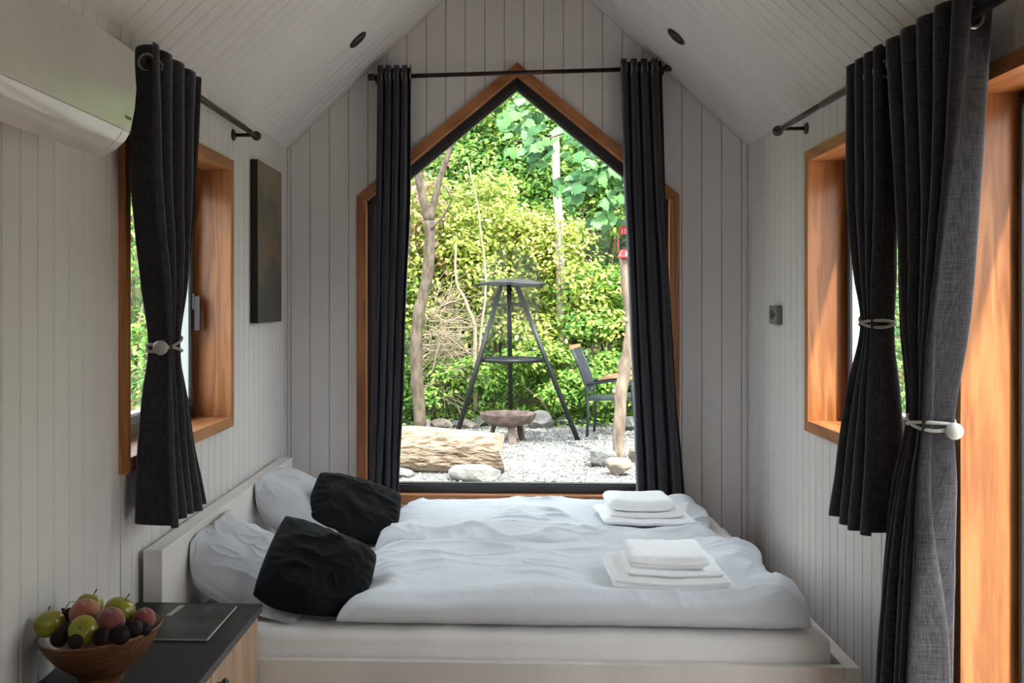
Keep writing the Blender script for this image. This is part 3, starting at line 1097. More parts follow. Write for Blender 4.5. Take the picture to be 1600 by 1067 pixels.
# towels: folded slabs whose layers show at the front edge
def towel(name, cx, cy, z, sx, sy, layers, th, rot, seed, label, group):
    root = empty(name, (cx, cy, z), label, 'towel', group)
    N, Q = 40, 26
    for li in range(layers):
        u, v = np.meshgrid(np.linspace(-1, 1, N), np.linspace(-1, 1, Q))
        ww = 1 - 0.02 * li
        X = u * sx / 2 * ww
        Y = v * sy / 2 * ww
        eu = np.clip((1 - np.abs(u)) * sx / 2 / (th * 0.7), 0, 1)
        ev = np.clip((1 - np.abs(v)) * sy / 2 / (th * 0.7), 0, 1)
        pr = np.sqrt(1 - (1 - eu) ** 2) * np.sqrt(1 - (1 - ev) ** 2)
        sag = -0.006 * (1 - u ** 2) + 0.010 * np.abs(u) ** 4 * (li == 0) * (layers > 1) + 0.010 * (fbm(u * 1.5 + seed, v * 1.5 + li, 2) - 0.5)
        wv = 0.004 * (fbm(u * 4 + seed, v * 4 + li * 3, 2) - 0.5)
        mid = z + th * (li + 0.5) + sag + 0.004
        X = X + 0.012 * (fbm(v * 2 + seed + li, u * 0 + li, 2) - 0.5)
        Y = Y + 0.012 * (fbm(u * 2 + seed, u * 0 + li * 5, 2) - 0.5)
        top = mid + pr * (th * 0.5 + wv)
        bot = mid - pr * th * 0.5
        c, s = math.cos(rot), math.sin(rot)
        Pt = np.stack([cx + X * c - Y * s, cy + X * s + Y * c, top], -1).reshape(-1, 3)
        Pb = np.stack([cx + X * c - Y * s, cy + X * s + Y * c, bot], -1).reshape(-1, 3)
        n = N * Q
        border = np.concatenate([np.arange(N), N - 1 + N * np.arange(1, Q), N * (Q - 1) + np.arange(N - 2, -1, -1), N * np.arange(Q - 2, 0, -1)])
        b2 = np.roll(border, -1)
        fs = np.stack([b2, border, border + n, b2 + n], 1)
        mk('folded_layer', np.concatenate([Pt, Pb]), np.concatenate([grid_faces(N, Q), grid_faces(N, Q, n)[:, ::-1], fs]), M_TOWEL, root, True)
    return root


tn = at_y(1037, 905, 3.25)
TZ = MZ + 0.080
towel('bath_towel', tn.x, 3.23, TZ, 0.365, 0.33, 2, 0.024, 0.0, 1.0, 'large white folded towel, bottom of the stack on the near duvet', 'towel stack on the near duvet')
towel('hand_towel', tn.x + 0.01, 3.225, TZ + 0.048, 0.30, 0.28, 1, 0.017, 0.02, 4.0, 'thin white folded towel, middle of the stack on the near duvet', 'towel stack on the near duvet')
towel('hand_towel', tn.x + 0.0, 3.235, TZ + 0.064, 0.25, 0.25, 1, 0.042, -0.02, 7.0, 'small thick white towel on top of the near duvet stack', 'towel stack on the near duvet')
tn = at_y(1003, 797, 4.24)
TZ = MZ + 0.070
towel('bath_towel', tn.x, 4.22, TZ, 0.37, 0.33, 1, 0.026, 0.03, 11.0, 'large white folded towel, bottom of the stack by the window', 'towel stack on the far duvet')
towel('hand_towel', tn.x, 4.22, TZ + 0.026, 0.30, 0.27, 1, 0.018, 0.0, 14.0, 'thin white folded towel, middle of the stack by the window', 'towel stack on the far duvet')
towel('hand_towel', tn.x - 0.02, 4.23, TZ + 0.044, 0.27, 0.24, 1, 0.050, 0.04, 17.0, 'small plump white towel on top of the stack by the window', 'towel stack on the far duvet')


# ------------------------------------------------------------------ rods, curtains, ties
def rod(name, p0, p1, r, wallpt, mat, label, brackets, group='curtain rods', ends=(True, True)):
    root = empty(name, (Vector(p0) + Vector(p1)) / 2, label, 'curtain rod', group)
    p0, p1 = Vector(p0), Vector(p1)
    d = (p1 - p0).normalized()
    mid = p0.lerp(p1, 0.86)
    MB().tube([p0, mid], r, 14).build('rod', mat, root, True)
    MB().tube([mid, p1], r * 0.82, 14).build('inner_rod', mat, root, True)
    for p, s, on in ((p0, -1, ends[0]), (p1, 1, ends[1])):
        if not on:
            continue
        MB().lathe([(r * 1.0, -0.01), (r * 1.55, -0.005), (r * 1.65, 0.010), (r * 1.45, 0.022), (r * 0.7, 0.027)], p, 16, d * s).build('finial', mat, root, True)
    for t in brackets:
        b = p0.lerp(p1, t)
        w = Vector(wallpt(b))
        n = (w - b).normalized()
        br = MB().tube([b + n * r * 0.5, w - n * 0.003], 0.0075, 10).build('bracket', mat, root, True)
        MB().lathe([(0.023, 0.0), (0.023, 0.006), (0.017, 0.010), (0.009, 0.012)], w, 18, -n).build('wall_plate', mat, br, True)
    return root


def curtain(name, org, sdir, ndir, keys, folds, zt, zb, mat, label, phase=0.0, rings=True, rodz=None, nu=None, nv=110, seed=0.0, top_wave=0.004, ringside=None):
    """keys: (z, centre along the rod, half width, fold depth, offset from the rod plane)"""
    org, sdir, ndir = Vector(org), Vector(sdir).normalized(), Vector(ndir).normalized()
    nu = nu or folds * 28 + 1
    keys = sorted(keys, key=lambda k: k[0])
    kz = np.array([k[0] for k in keys])
    zs = np.linspace(zb, zt, nv)

    def interp(col_):
        vals = np.array([k[col_] for k in keys])
        i = np.clip(np.searchsorted(kz, zs, side='right') - 1, 0, len(kz) - 2)
        t = np.clip((zs - kz[i]) / (kz[i + 1] - kz[i]), 0, 1)
        # monotone cubic
        dl = np.diff(vals) / np.diff(kz)
        m_ = np.zeros(len(vals))
        m_[0], m_[-1] = dl[0], dl[-1]
        for q in range(1, len(vals) - 1):
            m_[q] = 0 if dl[q - 1] * dl[q] <= 0 else 2 * dl[q - 1] * dl[q] / (dl[q - 1] + dl[q])
        h = kz[i + 1] - kz[i]
        return (2 * t ** 3 - 3 * t ** 2 + 1) * vals[i] + (t ** 3 - 2 * t ** 2 + t) * h * m_[i] + (-2 * t ** 3 + 3 * t ** 2) * vals[i + 1] + (t ** 3 - t ** 2) * h * m_[i + 1]
    C, Wd, A, O = (interp(k)[:, None] for k in (1, 2, 3, 4))
    u = np.linspace(0, 1, nu)[None, :]
    Z = zs[:, None] + 0 * u
    hgt = (zt - Z) / (zt - zb)
    warp = 0.10 * smooth01(hgt * 2.5)
    uu = u + warp * (fbm(u * 4 + seed + 0 * Z, Z * 0.9 + seed, 2) - 0.5)
    ph = 2 * math.pi * folds * uu + phase
    sn = np.sin(ph)
    wave = np.sign(sn) * np.abs(sn) ** 0.8
    var = 1 + 0.45 * (fbm(u * folds * 0.9 + seed * 3 + 0 * Z, Z * 0.7, 2) - 0.5) * smooth01(hgt * 4)
    N_ = O + A * wave * var
    S_ = C + Wd * (2 * u - 1) - Wd / folds * 0.15 * np.sin(2 * ph) + 0.010 * (fbm(u * 6 + seed, Z * 2.0 + seed, 2) - 0.5) * smooth01(hgt * 3)
    N_ = N_ + 0.008 * (fbm(u * 9 + seed + 3, Z * 5.0, 2) - 0.5) * smooth01(hgt * 3)
    Zf = Z + top_wave * np.cos(2 * ph) * (hgt < 0.02) - 0.006 * np.sin(u * 9 + seed) * smooth01((hgt - 0.9) / 0.1)
    P = np.array(org)[None, None, :] * np.array([1, 1, 0]) + S_[..., None] * np.array(sdir) + N_[..., None] * np.array(ndir)
    P[..., 2] = Zf
    root = empty(name, (float(P[..., 0].mean()), float(P[..., 1].mean()), zb), label, 'curtain', 'charcoal curtains')
    UV = np.stack([u * folds * 0.17 + 0 * Z, Z], -1).reshape(-1, 2)
    cl = mk('cloth', P.reshape(-1, 3), grid_faces(nu, nv), mat, root, True, uv=UV)
    so = cl.modifiers.new('thickness', 'SOLIDIFY')
    so.thickness = 0.003
    so.offset = 0
    # eyelets where the cloth crosses the rod
    if rings:
        q = []
        for k in range(0, 2 * folds + 1):
            uc = (k * math.pi - phase) / (2 * math.pi * folds)
            if 0.005 < uc < 0.995:
                q.append(uc)
        c_t, w_t, o_t = float(C[-1, 0]), float(Wd[-1, 0]), float(O[-1, 0])
        for k, uc in enumerate(q):
            s_ = c_t + w_t * (2 * uc - 1)
            cpt = Vector((org.x, org.y, 0)) + sdir * s_
            cpt.z = rodz(cpt) if callable(rodz) else rodz
            prof = []
            for a in np.linspace(0, 2 * math.pi, 11)[:-1]:
                prof.append((0.0225 + 0.0045 * math.cos(a), 0.0042 * math.sin(a)))
            MB().lathe(prof, cpt, 26, sdir, close=True).build('eyelet', M_RING, root, True)
    return root


# gable window: rod and two long curtains
YR = YB - 0.085
g0, g1 = at_y(583, 120.5, YR), at_y(1041, 106.5, YR)
rod('curtain_rod', g0, g1, 0.0105, lambda b: (b.x, YB, b.z), M_ROD, 'brown metal curtain rod across the gable above the pointed window', (0.015, 0.985))
rz = lambda p: g0.z + (g1.z - g0.z) * (p.x - g0.x) / (g1.x - g0.x)


def gkeys(pts):
    r = []
    for (py, pa, pb, amp) in pts:
        a, b = at_y(pa, py, YR), at_y(pb, py, YR)
        r.append((a.z, (a.x + b.x) / 2, (b.x - a.x) / 2, amp, 0.0))
    return r


zt = at_y(620, 103, YR).z
curtain('curtain', (0, YR, 0), (1, 0, 0), (0, -1, 0), gkeys([(103, 592, 643, 0.030), (300, 590, 641, 0.034), (600, 583, 632, 0.036), (790, 579, 624, 0.040), (950, 577, 622, 0.040)]),
        4, zt, 0.10, M_CURT, 'long charcoal curtain at the log side of the pointed window', phase=0.6, rodz=rz, seed=2.0)
zt = at_y(1000, 93, YR).z
curtain('curtain', (0, YR, 0), (1, 0, 0), (0, -1, 0), gkeys([(93, 969, 1033, 0.032), (300, 976, 1040, 0.036), (600, 988, 1056, 0.040), (770, 994, 1070, 0.042), (950, 997, 1076, 0.042)]),
        4, zt, 0.10, M_CURT, 'long charcoal curtain at the lantern side of the pointed window', phase=-0.5, rodz=rz, seed=6.0)

# left window
RXL = XL + 0.088
l1 = at_x(400, 212, RXL)
l0 = Vector((RXL, 2.72, l1.z))
rod('curtain_rod', l0, l1, 0.0115, lambda b: (XL, b.y, b.z), M_ROD, 'dark metal curtain rod above the window behind the headboard', (0.06, 0.985), ends=(False, True))
yl = lambda px: at_x(px, 300, RXL).y
ltie = at_x(248, 540, RXL)
curtain('curtain', (RXL, 0, 0), (0, 1, 0), (1, 0, 0),
        [(l1.z + 0.045, (yl(222) + yl(300)) / 2, (yl(300) - yl(222)) / 2, 0.040, 0.0),
         (1.75, (yl(224) + yl(284)) / 2, 0.17, 0.050, 0.0), (1.48, 2.88, 0.105, 0.046, 0.0),
         (ltie.z, 2.865, 0.052, 0.036, 0.004), (1.12, 2.87, 0.088, 0.050, 0.004), (0.80, 2.90, 0.15, 0.068, 0.01)],
        4, l1.z + 0.045, 0.805, M_CURT, 'charcoal curtain tied back below the air conditioner', phase=0.9, rodz=l1.z, seed=1.0)

# right wall
RXR = XR - 0.098
r1 = at_x(1216, 204, RXR)
r0 = Vector((RXR, 0.10, r1.z - 0.042))
rzr = lambda p: r1.z - 0.042 * (r1.y - p.y) / (r1.y - 0.10) - 0.008
rod('curtain_rod', r0, r1, 0.0125, lambda b: (XR, b.y, b.z), M_RODG, 'long dark rod above the door and the window at the bed foot', (0.0, 0.988))
yr = lambda px: at_x(px, 300, RXR).y
rt = at_x(1366, 502, RXR)
curtain('curtain', (RXR, 0, 0), (0, 1, 0), (-1, 0, 0),
        [(r1.z + 0.040, (yr(1334) + yr(1392)) / 2, (yr(1334) - yr(1392)) / 2, 0.042, 0.0),
         (1.75, 2.99, 0.135, 0.042, 0.0), (1.5, 2.97, 0.085, 0.040, 0.0),
         (rt.z, 2.95, 0.050, 0.036, 0.0), (1.15, 2.98, 0.10, 0.055, 0.0), (0.76, 3.03, 0.165, 0.075, 0.0)],
        4, r1.z + 0.040, 0.765, M_CURT, 'shorter charcoal curtain hanging over the window at the bed foot', phase=0.5, rodz=rzr, seed=4.0)
rt2 = at_x(1442, 655, RXR)
curtain('curtain', (RXR, 0, 0), (0, 1, 0), (-1, 0, 0),
        [(r1.z + 0.028, (yr(1398) + yr(1535)) / 2, (yr(1398) - yr(1535)) / 2, 0.054, 0.0),
         (1.75, 2.555, 0.185, 0.052, 0.0), (1.40, 2.565, 0.110, 0.052, 0.0),
         (rt2.z, 2.585, 0.055, 0.040, 0.0), (0.95, 2.62, 0.085, 0.050, 0.0), (0.5, 2.69, 0.13, 0.058, 0.0), (0.02, 2.73, 0.15, 0.062, 0.0)],
        5, r1.z + 0.028, 0.025, M_CURT, 'full length charcoal curtain catching light beside the door', phase=0.35, rodz=rzr, seed=9.0)


def tieback(center, rs, rn, ball, mat, bmat, label, tilt=0.0, two=True):
    """elastic cord wound round a gathered curtain, held by a ball"""
    c = Vector(center)
    root = empty('curtain_tie', c, label, 'curtain tie', 'curtain tiebacks')
    for k, (dz, tl) in enumerate(((0.004, 0.020 + tilt), (-0.008, -0.012 + tilt)) if two else ((0.0, tilt),)):
        pts = []
        for a in np.linspace(0, 2 * math.pi, 41):
            pts.append((c.x + rn * math.cos(a), c.y + rs * math.sin(a), c.z + dz + tl * math.sin(a + 0.4)))
        MB().tube(pts, 0.0045, 8, cap=False).build('cord', mat, root, True)
    if ball is not None:
        b = Vector(ball)
        prof = [(0.021 * math.sin(t), -0.021 * math.cos(t)) for t in np.linspace(0.05, math.pi - 0.05, 12)]
        MB().lathe(prof, b, 20).build('ball', bmat, root, True)
    return root


tieback((RXL + 0.004, 2.865, ltie.z), 0.066, 0.046, (RXL + 0.02, 2.785, ltie.z - 0.004), M_ROPE2, M_BALL2, 'beige cord tie with taupe ball on the curtain under the air conditioner')
tieback((RXR, 2.95, rt.z), 0.064, 0.045, None, M_ROPE2, M_BALL2, 'thin beige cord tie round the shorter curtain at the bed foot')
tieback((RXR, 2.585, rt2.z), 0.070, 0.051, (RXR + 0.022, 2.500, rt2.z - 0.014), M_ROPE, M_BALL, 'white cord tie with white ball round the full length door curtain')

# ------------------------------------------------------------------ air conditioner
AYF = 2.326
ay = lambda px, py: at_y(px, py, AYF)
A_prof = [(XL + 0.002, 2.035), (at_y(200, 88, AYF).x - 0.05, 2.035), (ay(203, 75).x, ay(203, 75).z), (ay(210, 83).x, ay(210, 83).z), (ay(213.5, 140).x, ay(213.5, 140).z),
          (ay(211, 170).x, ay(211, 170).z), (ay(204, 206).x, ay(204, 206).z)]
A_low = [(ay(203.5, 207.5).x, ay(203.5, 207.5).z), (ay(196, 220).x, ay(196, 220).z), (ay(183, 233).x, ay(183, 233).z), (ay(158, 247).x, ay(158, 247).z)]
ac = empty('air_conditioner', (XL, AYF - 0.4, 1.76), 'white wall mounted air conditioner above the bedside cabinet', 'air conditioner')
AY0 = AYF - 0.82
xb = XL + 0.002


def yprism(prof, y0, y1):
    return MB().prism([(x, y0, z) for x, z in prof], [(x, y1, z) for x, z in prof])


bodyp = [(xb, 2.03)] + [(x - 0.006, z) for x, z in A_prof[1:]] + [(x - 0.012, z + 0.006) for x, z in A_low] + [(A_low[-1][0] - 0.05, A_low[-1][1] + 0.035), (xb, A_low[-1][1] + 0.075)]
yprism(bodyp, AY0 + 0.002, AYF - 0.002).build('body', M_AC, ac, bev=0.003)


def shell(prof, y0, y1, th, name, mat, bev=0.002):
    inner = [(x - th, z) for x, z in prof]
    p = prof + inner[::-1]
    o = yprism(p, y0, y1).build(name, mat, ac)
    bevel(o, bev, 2, 50)
    return o


fp = shell(A_prof[2:], AY0, AYF, 0.012, 'front_panel', M_AC)
flap_end = AYF - 0.045
lowp = [(x, z) for x, z in A_low]


def lowshell(y0, y1, name, mat):
    inner = [(x - 0.012, z + 0.012) for x, z in lowp]
    o = yprism(lowp + inner[::-1], y0, y1).build(name, mat, ac)
    return bevel(o, 0.0015, 2, 50)


lowshell(AY0 + 0.045, flap_end, 'louver_flap', M_ACF)
lowshell(flap_end + 0.0025, AYF, 'side_cap', M_ACF)
lowshell(AY0, AY0 + 0.0425, 'side_cap', M_ACF)
yprism([(A_low[0][0] - 0.004, A_low[0][1] - 0.001), (A_low[0][0] - 0.004, A_low[0][1] + 0.003), (A_low[0][0] - 0.02, A_low[0][1] + 0.003), (A_low[0][0] - 0.02, A_low[0][1] - 0.001)], AY0 + 0.01, AYF - 0.01).build('seam', M_DARKP, ac)
# small printed word near the lower corner (too small to read in the photograph)
lm = MB()
p_a, p_b = A_prof[-2], A_prof[-1]
for k in range(6):
    t = 0.50
    hh = 0.0045 if k in (0, 4) else 0.003
    xx, zz = p_a[0] + (p_b[0] - p_a[0]) * t, p_a[1] + (p_b[1] - p_a[1]) * t
    yy = AYF - 0.047 + k * 0.0062
    dxn = (p_b[0] - p_a[0]) / (p_b[1] - p_a[1])
    lm.add([(xx + 0.0006 - dxn * 0.003, yy, zz - 0.003), (xx + 0.0006 - dxn * 0.003, yy + 0.0042, zz - 0.003), (xx + 0.0006 + dxn * hh, yy + 0.0042, zz + hh), (xx + 0.0006 + dxn * hh, yy, zz + hh)], [(0, 1, 2, 3)])
lm.build('printed_word', M_GREYP, ac)

# ------------------------------------------------------------------ canvas, switch, downlights
c0, c1 = at_x(403, 250, XL + 0.034), at_x(440, 265, XL + 0.034)
CB, CT = at_x(403, 505, XL + 0.034).z, c0.z + 0.004
m_art, nt, b = nodes_of('dark_painting')
tc = nt.nodes.new('ShaderNodeTexCoord')
sp = nt.nodes.new('ShaderNodeSeparateXYZ')
nt.links.new(tc.outputs['Generated'], sp.inputs[0])
nz_ = nt.nodes.new('ShaderNodeTexNoise')
nz_.inputs['Scale'].default_value = 2.4
nz_.inputs['Detail'].default_value = 5
nt.links.new(tc.outputs['Generated'], nz_.inputs['Vector'])
ad = nt.nodes.new('ShaderNodeMath')
ad.operation = 'MULTIPLY_ADD'
ad.inputs[1].default_value = 1.3
nt.links.new(nz_.outputs['Fac'], ad.inputs[0])
nt.links.new(sp.outputs['Z'], ad.inputs[2])
rp = nt.nodes.new('ShaderNodeValToRGB')
e = rp.color_ramp.elements
e[0].position, e[0].color = 0.35, (0.012, 0.010, 0.008, 1)
e[1].position, e[1].color = 1.5 / 1.6, (0.17, 0.13, 0.075, 1)
for pp, cc in ((0.62, (0.035, 0.024, 0.016, 1)), (0.72, (0.13, 0.068, 0.036, 1)), (0.80, (0.05, 0.042, 0.026, 1))):
    k = e.new(pp)
    k.color = cc
mm = nt.nodes.new('ShaderNodeMath')
mm.operation = 'MULTIPLY'
mm.inputs[1].default_value = 0.64
nt.links.new(ad.outputs[0], mm.inputs[0])
nt.links.new(mm.outputs[0], rp.inputs['Fac'])
nt.links.new(rp.outputs['Color'], b.inputs['Base Color'])
setp(b, rough=0.45)
pic = empty('wall_painting', (XL, (c0.y + c1.y) / 2, CB), 'tall dark brown canvas painting on the wall between window and gable', 'painting')
MB().box((XL + 0.001, c0.y, CB), (XL + 0.032, c1.y, CT)).build('canvas', M_CANVASE, pic, bev=0.002)
MB().box((XL + 0.032, c0.y + 0.001, CB + 0.001), (XL + 0.034, c1.y - 0.001, CT - 0.001)).build('painted_face', m_art, pic)

s0, s1 = at_x(1201.5, 477, XR - 0.022), at_x(1214, 507, XR - 0.022)
sw = empty('light_switch', (XR, (s0.y + s1.y) / 2, s1.z), 'small grey double light switch on the wall at the bed foot', 'switch')
MB().box((XR - 0.022, s1.y, s1.z), (XR - 0.0005, s0.y, s0.z)).build('housing', M_SWITCH, sw, bev=0.003)
hy = (s0.y + s1.y) / 2
MB().box((XR - 0.026, hy + 0.006, s1.z + 0.022), (XR - 0.021, s0.y - 0.014, s0.z - 0.022)).build('rocker', M_SWITCHD, sw, bev=0.002)
MB().lathe([(0.008, 0), (0.007, 0.005), (0.003, 0.006)], (XR - 0.0215, hy - 0.022, (s0.z + s1.z) / 2), 14, (-1, 0, 0)).build('push_button', M_SWITCHD, sw, True)


def slope_hit(px, py, sg):
    k = (px - PPX) / F
    d = Vector((k * _c - _s, k * _s + _c, (VPY - py) / F))
    # left: z = ZE + SL*(x-XL); right: z = ZE + SL*(XR-x)
    t = (ZE + SL * (-XL if sg > 0 else XR) - CZ) / (d.z - sg * SL * d.x)
    return Vector((0, 0, CZ)) + d * t


for (px, py, sg, lab) in ((559, 62, 1, 'round black recessed downlight in the slope on the painting side'), (1056.5, 57, -1, 'round black recessed downlight in the slope on the switch side')):
    p = slope_hit(px, py, sg)
    nrm = Vector((sg * slope.z, 0, -slope.x))
    dl = empty('downlight', p, lab, 'downlight', 'recessed downlights')
    MB().lathe([(0.036, -0.0), (0.036, 0.004), (0.046, 0.005), (0.049, 0.001), (0.049, -0.004), (0.036, -0.004)], p, 32, nrm, close=False).build('bezel', M_DARKP, dl, True)
    MB().lathe([(0.034, 0.004), (0.030, 0.0065), (0.012, 0.007)], p, 24, nrm).build('lens', M_ANTH, dl, True)

# ------------------------------------------------------------------ bedside cabinet and what stands on it
CY1 = BY0 - 0.012
cr = at_y(410, 943, CY1)
CABZ = cr.z
CX1 = cr.x
CY0 = 1.95
cab = empty('bedside_cabinet', ((XL + CX1) / 2, (CY0 + CY1) / 2, 0), 'pale oak bedside cabinet with a dark grey top', 'cabinet')
MB().box((XL + 0.004, CY0, CABZ - 0.022), (CX1, CY1, CABZ)).build('top', M_CABTOP, cab, bev=0.0012)
MB().box((CX1 - 0.002, CY0 + 0.001, CABZ - 0.021), (CX1 + 0.0008, CY1 - 0.001, CABZ - 0.0015)).build('edge_band', M_CABEDGE, cab)
sx1 = CX1 - 0.010
MB().box((XL + 0.01, CY0 + 0.01, 0.05), (sx1 - 0.018, CY1 - 0.006, CABZ - 0.022)).build('carcass', M_OAK, cab)
for k in range(2):
    ya = CY0 + 0.012 + k * (CY1 - CY0 - 0.02) / 2
    yb = ya + (CY1 - CY0 - 0.02) / 2 - 0.004
    d_ = MB().box((sx1 - 0.018, ya, 0.06), (sx1, yb, CABZ - 0.026)).build('door', M_OAK, cab, bev=0.001)
kb = at_x(348, 1062, sx1 + 0.014)
MB().lathe([(0.006, 0), (0.006, 0.010), (0.014, 0.014), (0.016, 0.022), (0.010, 0.028), (0.003, 0.029)], (sx1, kb.y, kb.z - 0.012), 20, (1, 0, 0)).build('knob', M_DARKP, d_, True)
MB().box((XL + 0.03, CY0 + 0.03, 0.0), (sx1 - 0.03, CY1 - 0.03, 0.05)).build('plinth', M_DARKP, cab)

# magazine
mz = CABZ
g_nr = at_y(322, 1003, 2.5)


def on_top(px, py, z):
    k = (px - PPX) / F
    d = Vector((k * _c - _s, k * _s + _c, (VPY - py) / F))
    t = (z - CZ) / d.z
    return Vector((d.x * t, d.y * t, z))


mg = [on_top(322, 1002, mz), on_top(373, 949, mz)]
mx1 = 0.5 * (mg[0].x + mg[1].x)
my0, my1 = mg[0].y, mg[1].y
mx0 = mx1 - 0.225
mag = empty('magazine', ((mx0 + mx1) / 2, (my0 + my1) / 2, mz), 'glossy black magazine lying on the dark cabinet top', 'magazine')
MB().box((mx0 + 0.002, my0 + 0.002, mz + 0.0008), (mx1 - 0.001, my1 - 0.002, mz + 0.0052)).build('pages', M_PAPER, mag)


def cover(z, x0, x1, y0, y1, lift):
    n = 12
    v, f = [], []
    for i in range(n + 1):
        t = i / n
        for y in (y0, (y0 + y1) / 2, y1):
            v.append((x0 + (x1 - x0) * t, y, z + lift * t * t))
    for i in range(n):
        for j in range(2):
            f.append((i * 3 + j, i * 3 + j + 1, (i + 1) * 3 + j + 1, (i + 1) * 3 + j))
    return v, f


v_, f_ = cover(mz + 0.0056, mx0, mx1, my0, my1 - 0.075, 0.002)
mk('cover_photo', v_, f_, M_MAG, mag, True)
v_, f_ = cover(mz + 0.0056, mx0, mx1, my1 - 0.075, my1, 0.002)
mk('cover_band', v_, f_, M_MAGBAND, mag, True)
v_, f_ = cover(mz + 0.0066, mx1 - 0.085, mx1 - 0.004, my1 - 0.060, my1 - 0.010, 0.0006)
mk('brown_patch', v_, f_, M_MAGRED, mag, True)
bq = on_top(275, 953, mz + 0.007)
MB().add([(bq.x - 0.012, bq.y - 0.05, bq.z), (bq.x + 0.004, bq.y - 0.05, bq.z), (bq.x + 0.012, bq.y + 0.045, bq.z), (bq.x - 0.004, bq.y + 0.045, bq.z)], [(0, 1, 2, 3)]).build('beige_strip', M_BEIGE, mag)
MB().box((mx0, my0, mz + 0.0002), (mx1, my1, mz + 0.0008)).build('back_cover', M_MAG, mag)

# fruit bowl (rim carved a little aslant)
BCX, BCY = XL + 0.146, 2.275
bowl_v, bowl_f = [], []
prof = [(0.0, 0.0), (0.046, 0.0), (0.050, 0.004), (0.052, 0.018), (0.058, 0.026), (0.078, 0.040), (0.104, 0.064), (0.124, 0.092), (0.136, 0.114), (0.1385, 0.119), (0.1370, 0.122), (0.1325, 0.119),
        (0.120, 0.094), (0.098, 0.068), (0.066, 0.044), (0.030, 0.036), (0.0, 0.035)]
nb = 48
for r, h in prof:
    for k in range(nb):
        a = 2 * math.pi * k / nb
        x, y = r * math.cos(a), r * math.sin(a)
        tl = max(0, (h - 0.03)) / 0.09
        bowl_v.append((BCX + x, BCY + y, CABZ + h + 0.085 * x * tl))
for i in range(len(prof) - 1):
    for k in range(nb):
        k2 = (k + 1) % nb
        bowl_f.append((i * nb + k, i * nb + k2, (i + 1) * nb + k2, (i + 1) * nb + k))
bowl = mk('fruit_bowl', bowl_v, bowl_f, M_BOWL, None, True)
tag(bowl, 'turned wooden fruit bowl on the dark cabinet top', 'bowl')


def apple(name, c, r, mat, axis, label, group, stem=True, kind='apple', cat='apple'):
    c = Vector(c)
    pr = []
    for t in np.linspace(0.02, math.pi - 0.02, 18):
        rr = math.sin(t)
        h = -math.cos(t)
        if kind == 'apple':
            k = 1.0 + 0.05 * h
            h2 = h * 0.90 - 0.22 * math.exp(-(rr / 0.34) ** 2) * (1 if h > 0 else -0.7) * abs(h)
            pr.append((r * rr * k, r * h2))
        else:
            h2 = h * 0.95 - 0.12 * math.exp(-(rr / 0.25) ** 2) * (1 if h > 0 else 0)
            pr.append((r * rr, r * h2))
    root = empty(name, c - Vector((0, 0, r)), label, cat, group)
    o = MB().lathe(pr, c, 28, axis).build('flesh', mat, root, True)
    if kind == 'peach':
        # crease down one side
        me = o.data
        q = Vector((0, 0, 1)).rotation_difference(Vector(axis).normalized())
        sd = q @ Vector((0.55, -0.83, 0))
        oc = c - origin(root)
        for vtx in me.vertices:
            d = (vtx.co - oc)
            dn = d.normalized()
            side = abs(dn.dot(sd.cross(Vector(axis).normalized())))
            if dn.dot(sd) > -0.1:
                vtx.co = oc + d * (1 - 0.07 * math.exp(-(side / 0.13) ** 2))
    if stem:
        ax = Vector(axis).normalized()
        top = c + ax * r * 0.64
        MB().tube([top, top + ax * r * 0.25 + Vector((0.002, 0, 0)), top + ax * r * 0.5 + Vector((0.005, 0.001, 0.001))], [0.0012, 0.0013, 0.0018], 6).build('stem', M_STEM, root, True)
    return root


FR = [  # px, py, distance, radius, kind
    (78, 975, 2.235, 0.0345, 'apple', (-0.3, 0.3, 1), 'yellow green apple at the wall side rim of the bowl'),
    (131, 985, 2.185, 0.0330, 'apple', (0.0, -0.9, 0.45), 'yellow green apple with its stem end turned forward at the bowl front'),
    (140, 946, 2.33, 0.0320, 'apple', (0.2, 0.4, 1), 'yellow green apple half hidden behind the pale peach'),
    (187, 955, 2.29, 0.0360, 'apple', (0.4, 0.2, 1), 'large yellow green apple on top beside the magazine'),
    (133, 959, 2.25, 0.0350, 'peach', (0.15, -0.25, 0.95), 'pale orange peach on top in the middle of the bowl'),
    (173, 970, 2.215, 0.0310, 'peachr', (0.1, -0.2, 1), 'red peach next to the middle apple'),
    (226, 966, 2.28, 0.0250, 'peachr', (0.3, -0.2, 1), 'small red peach at the magazine side of the bowl rim'),
]
for (px, py, yy, r, kd, ax, lab) in FR:
    p = at_y(px, py, yy)
    if kd == 'apple':
        apple('apple', p, r, M_APPLE, ax, lab, 'apples in the fruit bowl')
    else:
        apple('peach', p, r, M_PEACH if kd == 'peach' else M_PEACHR, ax, lab, 'peaches in the fruit bowl', stem=False, kind='peach', cat='peach')
PL = [(105, 985, 2.20, 0.020), (160, 995, 2.165, 0.021), (188, 992, 2.175, 0.022), (208, 982, 2.20, 0.021), (225, 983, 2.225, 0.017), (92, 998, 2.175, 0.019), (110, 962, 2.28, 0.019), (118, 1002, 2.15, 0.016)]
PN = ['beside the forward apple', 'below the red peach', 'in front of the large apple', 'below the small red peach', 'at the magazine side rim', 'at the wall side front rim', 'behind the wall side apple', 'under the forward apple']
for (px, py, yy, r), w in zip(PL, PN):
    p = at_y(px, py, yy)
    apple('plum', p, r, M_PLUM, (0.2, -0.3, 1), 'dark purple plum in the bowl ' + w, 'plums in the fruit bowl', stem=False, kind='plum', cat='plum')
